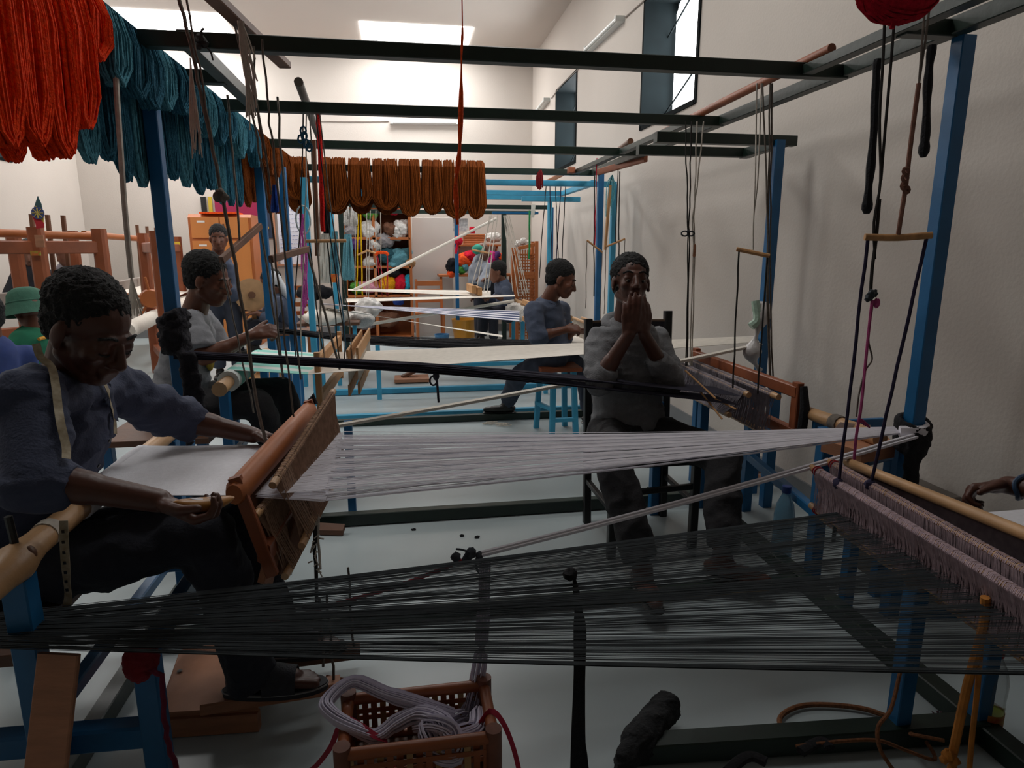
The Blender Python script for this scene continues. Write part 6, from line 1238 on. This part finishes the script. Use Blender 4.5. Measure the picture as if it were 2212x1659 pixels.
# tape measure round his neck: follow the shirt seen from the lens, then hang free
from mathutils.bvhtree import BVHTree
def bvh_of(t):
    bs=[]
    for o in [c for c in t.children if c.name.startswith('shirt')]:
        me=o.data; off=PW[t.name]; bs.append(BVHTree.FromPolygons([v.co+off for v in me.vertices],[tuple(p.vertices) for p in me.polygons]))
    return bs
BB=bvh_of(pB)
def on_body(px,py,Y,lift=0.013):
    o=V(CAM); q=P(px,py,Y=Y); d=(q-o).normalized(); best=None
    for b in BB:
        h=b.ray_cast(o,d)
        if h[0] is not None and (best is None or h[3]<best[1]): best=(h[0]+h[1]*lift,h[3],h[1])
    return (best[0],best[2]) if best else (q,V(0,-1,0))
M_tape=mat('tape_measure','B5A992',0.7,0.15,60,col2='8A7C60')
def ribbon(pts,nrm,w,m,name,parent=None,**k):
    rows=[]
    for i,p in enumerate(pts):
        d=(V(pts[min(i+1,len(pts)-1)])-V(pts[max(i-1,0)])).normalized(); s_=d.cross(V(nrm[i])).normalized()*w/2; rows.append([V(p)-s_,V(p)+s_])
    return MB().slab(rows,0.0012,nrm[len(nrm)//2]).build(name,m,parent,**k)
tm=thing('tape_measure',P(140,1000,Y=1.55),'pale tape measure hung round the neck of the weaver in dark blue','tape measure')
def smooth_on(pix,Y):
    pp=[on_body(x,y,Y) for x,y in pix]; pts=path([p[0] for p in pp],3); nr=[]
    av=sum((p[1] for p in pp),V(0,0,0)).normalized(); nr=[av]*len(pts)
    return pts,nr
pts,nr=smooth_on([(78,742),(88,772),(102,800),(112,840),(118,880),(126,920),(134,965),(138,1000)],1.6); ribbon(pts,nr,0.017,M_tape,'tape',tm)
pts,nr=smooth_on([(212,822),(218,835),(225,850),(232,870),(236,905),(238,940)],1.7); ribbon(pts,nr,0.015,M_tape,'tape',tm)
tp=[P(x,y,Y=1.50) for x,y in ((137,1125),(138,1170),(141,1215),(144,1255),(147,1290),(142,1318))]; pts=path(tp,4); ribbon(pts,[V(0.2+0.5*math.sin(i*0.35),-1,0) for i in range(len(pts))],0.017,M_tape,'tape',tm)
g=MB()
for i in range(2,len(pts)-6,2): g.box(pts[i]+V(0,-0.003,0),(0.006,0.001,0.007))
g.build('tape_marks',M_black,tm)
# treadles and footboard
fb=thing('footboard',P(450,1520,Z=0.04),'worn wooden footboard box under the weaver\'s sandals','footboard')
c=[P(352,1590,Z=0.0),P(400,1445,Z=0.0),P(575,1420,Z=0.0),P(562,1575,Z=0.0)]
MB().poly([p+V(0,0,0.075) for p in c],(0,0,-1),0.02).build('board',M_plank,fb,smooth=False)
for i in (0,1,3): MB().bar(c[i]+V(0,0,0.03),c[(i+1)%4]+V(0,0,0.03),0.03,0.058).build('side_board',M_plank,fb,smooth=False)
MB().lathe(P(388,1450,Z=0.077),[(0.006,0),(0.008,0.002),(0.002,0.004)],10).build('bolt',M_pipe,fb)
for (a,b,lab) in (((500,1555),(712,1478),'long wooden treadle under the nearer sandal with a cord at its tip'),((520,1470),(690,1415),'dark wooden treadle behind the weaver\'s sandals')):
    p,q=(V(-0.60,1.72,0.092),V(-0.225,1.765,0.082)) if a[1]>1500 else (V(-0.56,1.92,0.072),V(-0.18,1.95,0.065)); t=thing('treadle',lerp(p,q,.5)-V(0,0,0.03),lab,'treadle'); MB().bar(p,q,0.05,0.035).build('lever',M_plank if a[1]>1500 else M_brownwood,t); 
    e=lerp(p,q,0.95)+V(0,0,0.012); MB().tube(cord(e,e+V(-0.01,0.05,0.26),6),0.004,6).build('cord',M_cord,t)
MB().tube([P(705,1462,Z=0.01),P(820,1482,Z=0.01)],0.006,8).build('thin_stick',M_red,label='thin reddish stick lying on the floor beside the treadle',cat='stick')
for k,(x,y0,y1) in enumerate(((676,1080,1300),(684,1075,1230),(690,1290,1440))): hcord([P(x,y0,Y=1.86),P(x+4,(y0+y1)/2,Y=1.86),P(x+8,y1,Y=1.86)],0.004 if k else 0.0055,(M_cordd,M_cordw,M_cord)[k],'x',parent=fb)
g=MB()
for k in range(26): p=P(682+random.uniform(-8,8),random.uniform(1100,1240),Y=1.84); g.tube([p,p+V(random.uniform(-.014,.014),random.uniform(-.01,.01),random.uniform(-.03,.01))],0.0025,4)
g.build('yarn_tuft',M_cordw,label='frayed white yarn tufts on the treadle tie cord',cat='yarn')
MB().poly([P(680,1128,Z=0.05),P(745,1132,Z=0.05),P(740,1146,Z=0.03),P(690,1145,Z=0.03)],(0,0,-1),0.025).build('wood_wedge',M_brownwood,label='dark wooden wedge lying by the green floor rail',cat='wedge')
# leaning plank, red cloth and cord at the left bench
p0,p1=P(128,1412,Y=1.36),V(-0.80,1.22,0.0); ax=(p1-p0).normalized(); sd=V(0.97,0.25,0)
MB().bar(p0,p1,0.085,0.014,up=(-0.1,-0.9,0.45),bev=0.2).build('leaning_plank',M_plank,label='pale wooden plank leaning against the blue bench',cat='plank')
blob((-0.62,1.44,0.43),(0.035,0.04,0.045),mat('cloth_crimson','7A1420',0.95,0.15,30,bump=0.5,bscale=60),'red_rag','crimson rag tied on the top of the blue bench leg','rag',amp=0.006,seed=91,vox=0.007)
hcord([(-0.60,1.42,0.42),P(347,1460,Y=1.42),P(352,1520,Y=1.42),P(362,1590,Y=1.42),P(380,1660,Y=1.42),P(400,1740,Y=1.42)],0.006,mat('cord_maroon','6A1A34',0.9,0.2,60),'maroon cord hanging from the crimson rag')
# bamboo basket
bx0,bx1,by0,by1,bz=-0.185,0.185,1.40,1.60,0.155
bk=thing('basket',(0,1.5,0),'bamboo framed basket on the floor holding white yarn','basket'); M_bk=mat('basket_bamboo','9A5630',0.42,0.18,10); M_bk2=mat('basket_end','7A4A38',0.6,0.2,20); M_bkl=mat('basket_pale','B08A5A',0.5,0.15,10)
for x in (bx0,bx1):
    for y in (by0,by1): MB().tube([(x,y,0),(x,y,bz+0.02)],0.021,14).build('corner_post',M_bk2,bk)
for (a,b) in (((bx0,by0),(bx1,by0)),((bx0,by1),(bx1,by1)),((bx0,by0),(bx0,by1)),((bx1,by0),(bx1,by1))):
    for z,r in ((bz-0.005,0.0155),(0.025,0.014)): MB().tube([(a[0],a[1],z),(b[0],b[1],z)],r,12).build('rail',M_bk,bk)
    n=int((V(b[0]-a[0],b[1]-a[1],0).length-0.02)/0.022)
    for k in range(n):
        t=(k+0.8)/(n+0.6); x=a[0]+(b[0]-a[0])*t; y=a[1]+(b[1]-a[1])*t; al=(a[1]==b[1]); off=0.004 if k%2 else -0.004
        MB().box((x+(0 if al else off),y+(off if al else 0),0.085),(0.016,0.004,0.12) if al else (0.004,0.016,0.12)).build('stave',M_bk if k%3 else M_bkl,bk)
    for j,z in enumerate((0.055,0.085,0.115)):
        al=(a[1]==b[1]); off=0.006*(1 if j%2 else -1); MB().box(((a[0]+b[0])/2+(0 if al else off),(a[1]+b[1])/2+(off if al else 0),z),(abs(b[0]-a[0]),0.003,0.014) if al else (0.003,abs(b[1]-a[1]),0.014)).build('weaver_strip',M_bk,bk)
MB().box((0,1.5,0.022),(bx1-bx0,by1-by0,0.012)).build('base',M_brownwood,bk)
MB().tube([(-0.09,1.53,0.05),(0.06,1.44,0.045)],0.012,10).build('wooden_rod',M_brownwood,label='brown wooden rod lying inside the bamboo basket',cat='rod')
sc=thing('scissors',(-0.1,1.45,0.03),'red handled scissors lying in the bamboo basket','scissors'); M_sc=mat('scissor_red','A81A22',0.4,0.1,5)
for (x,y) in ((-0.105,1.455),(-0.075,1.435)): MB().loop([V(x+math.cos(q)*0.016,y+math.sin(q)*0.019,0.045+0.012*math.cos(q)) for q in np.linspace(0,6.28,16)[:-1]],0.0045,7).build('handle',M_sc,sc)
for (a,b) in (((-0.092,1.44,0.045),(-0.01,1.425,0.04)),((-0.07,1.452,0.045),(-0.01,1.43,0.042))): MB().bar(a,b,0.008,0.003).build('blade',mat('steel','8A8A8A',0.3,0.05,5,metal=0.8),sc)
# white hank spilling out of the basket
g=MB(); 
A=[P(1048,1212,Y=1.66),P(1045,1330,Y=1.64),P(1035,1440,Y=1.62),P(1010,1540,Y=1.58),V(0.10,1.53,0.115),V(0.05,1.52,0.10)]
B=[V(0.09,1.53,0.12),V(0.02,1.54,0.15),V(-0.08,1.56,0.185),V(-0.17,1.60,0.205),V(-0.235,1.55,0.19),V(-0.215,1.50,0.185),V(-0.16,1.47,0.165),V(-0.11,1.475,0.13),V(-0.06,1.50,0.14),V(0.0,1.51,0.15),V(0.06,1.47,0.15),V(0.08,1.43,0.13),V(0.14,1.45,0.12)]
def bundle(mb,ctrl,n,rad,r,seed,flat=None):
    rd=random.Random(seed); c=path(ctrl,4); 
    for k in range(n):
        a=rd.uniform(0,6.28); q=math.sqrt(rd.random()); ph=rd.uniform(0,1); pts=[]
        for i,p in enumerate(c):
            d=(c[min(i+1,len(c)-1)]-c[max(i-1,0)]).normalized(); _,s_,u_=frame(d); rr=rad[min(int(i/4),len(rad)-1)] if hasattr(rad,'__len__') else rad; aa=a+0.03*i; pts.append(p+s_*math.cos(aa)*q*rr+u_*math.sin(aa)*q*rr*0.8)
        mb.tube(pts,r,4)
bundle(g,A,44,[0.016,0.02,0.022,0.024,0.024,0.02],0.0017,1); bundle(g,B,60,[0.024,0.024,0.02,0.018,0.018,0.018,0.018,0.02,0.024,0.03,0.03,0.028,0.02],0.0024,2)
bundle(g,[V(0.0,1.50,0.13),V(0.05,1.46,0.16),V(0.09,1.44,0.14),V(0.09,1.41,0.10),V(0.04,1.42,0.11),V(0.02,1.47,0.14),V(0.06,1.50,0.15)],40,0.026,0.0026,3); bundle(g,[V(0.03,1.45,0.10),V(0.10,1.44,0.13),V(0.15,1.46,0.13),V(0.165,1.53,0.13)],40,[0.03,0.03,0.025,0.015],0.0026,4)
g.build('yarn_hank',mat('yarn_bright_white','D6D0E2',0.9,0.04,60),label='loose white yarn hank spilling from the bamboo basket up to the warp end',cat='yarn')
rt=thing('tape_measure',(-0.2,1.5,0.15),'red tape measure draped over both sides of the bamboo basket','tape measure'); M_rt=mat('tape_red','A81E3C',0.6,0.1,30)
pts=path([V(-0.33,1.52,0.015),V(-0.28,1.50,0.03),V(-0.225,1.49,0.10),V(-0.19,1.49,0.176),V(-0.15,1.475,0.17),V(-0.11,1.46,0.145),V(-0.08,1.47,0.12)],4); ribbon(pts,[V(0,-0.35,1)]*len(pts),0.017,M_rt,'tape',rt)
pts=path([V(0.15,1.46,0.13),V(0.185,1.465,0.172),V(0.215,1.45,0.15),V(0.24,1.42,0.09),V(0.25,1.38,0.03),V(0.235,1.33,0.004)],4); ribbon(pts,[V(0.5,-0.6,0.5)]*len(pts),0.015,M_rt,'tape',rt)
# black bundled bobbin on the floor
g=MB(); a,b=P(1352,1640,Z=0.05),P(1438,1528,Z=0.06); g.caps(a,b,0.030,0.042,16); g.caps(lerp(a,b,0.3),lerp(a,b,0.95),0.046,0.040,16); g.caps(a,a+V(-0.035,-0.03,-0.01),0.016,0.012)
me=remesh(g,0.005,2); wrinkle(me,0.005,20,(1.0,1.0,2.5),5); z0=V(a.x,a.y,0); finish('yarn_bobbin',place(me,z0),mat('yarn_black_slate','1B1D20',0.9,0.2,40,bump=0.5,bscale=90),None,z0,True,'fat black yarn bobbin lying on the floor',"yarn",angle=180)
# hanging black yarn bunch under the warp
g=MB(); t0=P(1238,1250,Y=1.42)
g.ell(P(1232,1240,Y=1.42),(0.02,0.018,0.014),10,8,jit=0.2)
for k in range(34):
    x=1252+random.uniform(-11,12); g.tube(path([P(1240,1246,Y=1.42),P(1246+random.uniform(-5,6),1290,Y=1.41),P(x,1350,Y=1.40),P(x+random.uniform(-2,2),1450,Y=1.39),P(x-2+random.uniform(-4,4),1580,Y=1.38),P(1248+(x-1250)*1.6,1660,Y=1.37),P(1248+(x-1250)*1.9,1800,Y=1.36)],3),0.0033,5)
g.build('yarn_bunch',M_dark,label='long black yarn bunch hanging down through the charcoal warp',cat='yarn')
MB().tube(path([P(1258,1296,Y=1.41),P(1340,1302,Y=1.43),P(1450,1292,Y=1.45),P(1560,1284,Y=1.47),P(1660,1276,Y=1.5)],5),0.0022,5).build('yellow_string',mat('string_yellow','9A7A3A',0.9,0.2,60),label='thin yellow string stretched along the charcoal warp',cat='string')
# ropes on the floor
M_rp=mat('rope_brown','7A4E30',0.9,0.35,120)
MB().tube(path([P(x,y,Z=0.012) for x,y in ((2040,1556),(1990,1556),(1935,1553),(1870,1532),(1800,1523),(1735,1524),(1695,1540),(1684,1560),(1705,1585),(1745,1600),(1800,1608))],6),0.0075,8).build('floor_rope',M_rp,label='brown rope looped on the floor beside the blue treadle stand',cat='rope')
g=MB()
for k in range(24): a=P(2030,1556,Z=0.012); g.tube([a,a+V(random.uniform(0.0,0.035),random.uniform(-.02,.03),random.uniform(0,0.015))],0.002,4)
g.build('rope_fray',mat('rope_fray','4A3038',0.9,0.2,60),label='frayed dark end of the looped brown rope',cat='rope')
MB().tube(path([P(1945,1450,Y=1.34),P(1925,1530,Y=1.30),P(1897,1570,Y=1.27),P(1900,1615,Y=1.25),P(1920,1650,Y=1.23),P(1950,1690,Y=1.2)],6),0.005,7).build('thin_rope',M_rp,label='thin dark rope curling down from the blue treadle stand',cat='rope')
MB().tube(path([P(1720,1612,Z=0.078),P(1830,1600,Z=0.08),P(1900,1600,Z=0.08),P(1955,1620,Z=0.05),P(2020,1640,Z=0.02),P(1990,1590,Z=0.03),P(1968,1586,Z=0.07),P(2040,1600,Z=0.08)],6),0.005,7).build('thin_rope',M_rp,label='thin dark rope lying across the front green floor rail',cat='rope')
for (pts,lab) in ((((1572,1660),(1600,1640),(1625,1632),(1650,1640)),'black cloth strip wrapped over the front floor rail'),((1735,1620),(1760,1608),(1778,1604),(1790,1618)),'x')[0:1] if 0 else ((((1572,1668),(1600,1642),(1625,1634),(1655,1646)),'black cloth strip wrapped over the front floor rail near the bobbin'),(((1730,1624),(1757,1608),(1778,1602),(1792,1616)),'black cloth strip on the front floor rail near the looped rope')):
    MB().tube(path([P(x,y,Z=0.075) for x,y in pts],4),0.016,8,flat=0.6).build('cloth_strip',M_dark,label=lab,cat='cloth')
# orange straps at the right
os_=thing('orange_strap',P(2100,1500,Y=1.22),'orange straps hanging from the mauve heddles to a knotted loop','strap'); M_os=mat('strap_orange','B4722A',0.8,0.2,30)
for (p,r) in (((( 2128,1290),(2125,1350),(2090,1480),(2062,1610),(2055,1640)),0.010),(((2122,1345),(2112,1480),(2100,1590),(2094,1662)),0.006)): MB().tube(path([P(x,y,Y=1.16) for x,y in p],5),r,8).build('strap',M_os,os_)
g=MB()
for (x,y,r) in ((2048,1630,0.013),(2058,1642,0.015),(2040,1640,0.011),(2056,1660,0.012)): g.ell(P(x,y,Y=1.15),r,8,6,jit=0.2)
g.build('knot',M_os,os_)
# bottles
def bottle(p,h,r,m,capm,lab,liquid=None):
    t=thing('bottle',p,lab,'bottle'); MB().lathe(p,[(r*0.5,0.0),(r*0.95,0.006),(r,0.02),(r*0.97,h*0.2),(r,h*0.25),(r*0.97,h*0.45),(r,h*0.5),(r,h*0.62),(r*0.82,h*0.76),(r*0.4,h*0.88),(r*0.33,h*0.92)],24).build('bottle_body',m,t)
    MB().lathe(V(p)+V(0,0,h*0.905),[(r*0.42,0),(r*0.44,0.004),(r*0.44,h*0.08),(r*0.36,h*0.085)],16).build('cap',capm,t)
    if liquid: MB().lathe(V(p)+V(0,0,0.005),[(r*0.5,0.0),(r*0.92,0.006),(r*0.95,h*0.26),(0.002,h*0.262)],20,cap=True).build('liquid',liquid,t)
    return t
M_bb=mat('bottle_blue','6FA8C8',0.15,0.05,5,trans=0.55,ior=1.2,alpha=0.75); q=P(1685,1215,Z=0)
bottle((q.x,q.y,0),0.36,0.043,M_bb,mat('cap_blue','1E3A7A',0.4,0.05,5),'pale blue plastic water bottle standing behind the charcoal warp')
M_bc=mat('bottle_clear','C8CCCC',0.12,0.03,5,trans=0.8,ior=1.15,alpha=0.6); q=P(2126,1582,Z=0)
t=bottle((q.x,q.y,0),0.27,0.038,M_bc,mat('cap_red','B01E2A',0.4,0.05,5),'clear plastic bottle with red cap and a little yellow green drink',mat('drink_green','8A9A1E',0.2,0.05,5)); MB().lathe((q.x,q.y,0.03),[(0.0388,0),(0.0388,0.05)],20,cap=False).build('bottle_label',mat('label_yellow','C8A23A',0.6,0.4,30,col2='B04A2A'),t)
# stacked boards by the wall and wooden blocks on the floor
for k,(a,b,z,w,lab) in enumerate((((1590,1068),(1680,1078),0.02,0.10,'short brown board lying at the wall base'),((1585,1010),(1650,1040),0.05,0.09,'brown offcut leaning over the boards at the wall'),((1600,985),(1640,1020),0.10,0.07,'upper brown offcut in the pile at the wall'))):
    MB().bar(P(*a,Y=3.5-0.05*k),P(*b,Y=3.3-0.03*k),w,0.02).build('board_offcut',M_plank,label=lab,cat='board')
q=P(890,828,Z=0); MB().box((q.x,q.y+0.1,0.03),(0.35,0.25,0.035)).build('wooden_plate',M_plank,label='flat wooden treadle base on the floor under the cream warp',cat='board'); MB().bar((q.x-0.1,q.y+0.1,0.05),(q.x+0.06,q.y+0.15,0.11),0.06,0.03).build('wood_block',M_brownwood,label='small brown wood block on the flat treadle base',cat='block')
g=MB()
for k in range(16):
    c=P(1075+random.uniform(-24,24),916+random.uniform(-4,4),Z=0.008); g.loop([c+V(math.cos(q)*0.035,math.sin(q)*0.02,0.002*k/4) for q in np.linspace(0,6.28,10)[:-1]],0.0025,4)
g.build('cord_tangle',M_cordw,label='small tangle of pale cord on the floor by the blue stool',cat='cord')
for (x,y,lab) in ((893,1144,'tiny dark lint scrap beside the green floor rail'),(998,1157,'thin dark lint scrap on the pale floor'),(1031,1160,'upright dark lint scrap on the pale floor'),(1498,1200,'dark lint scrap under the black chair')):
    p=P(x,y,Z=0.004); MB().ell(p,(0.012,0.008,0.006),8,6,jit=0.3).build('lint_scrap',M_dark,label=lab,cat='lint')
# grey-brown chest by the wall at the right edge
q=P(2053,1081,X=2.02); MB().box((1.99,q.y+0.15,q.z/2),(0.2,0.3,q.z)).build('low_chest',mat('chest_grey','5E5750',0.8,0.1,8),label='low grey brown chest against the right wall beyond the woven cloth',cat='chest',smooth=False)
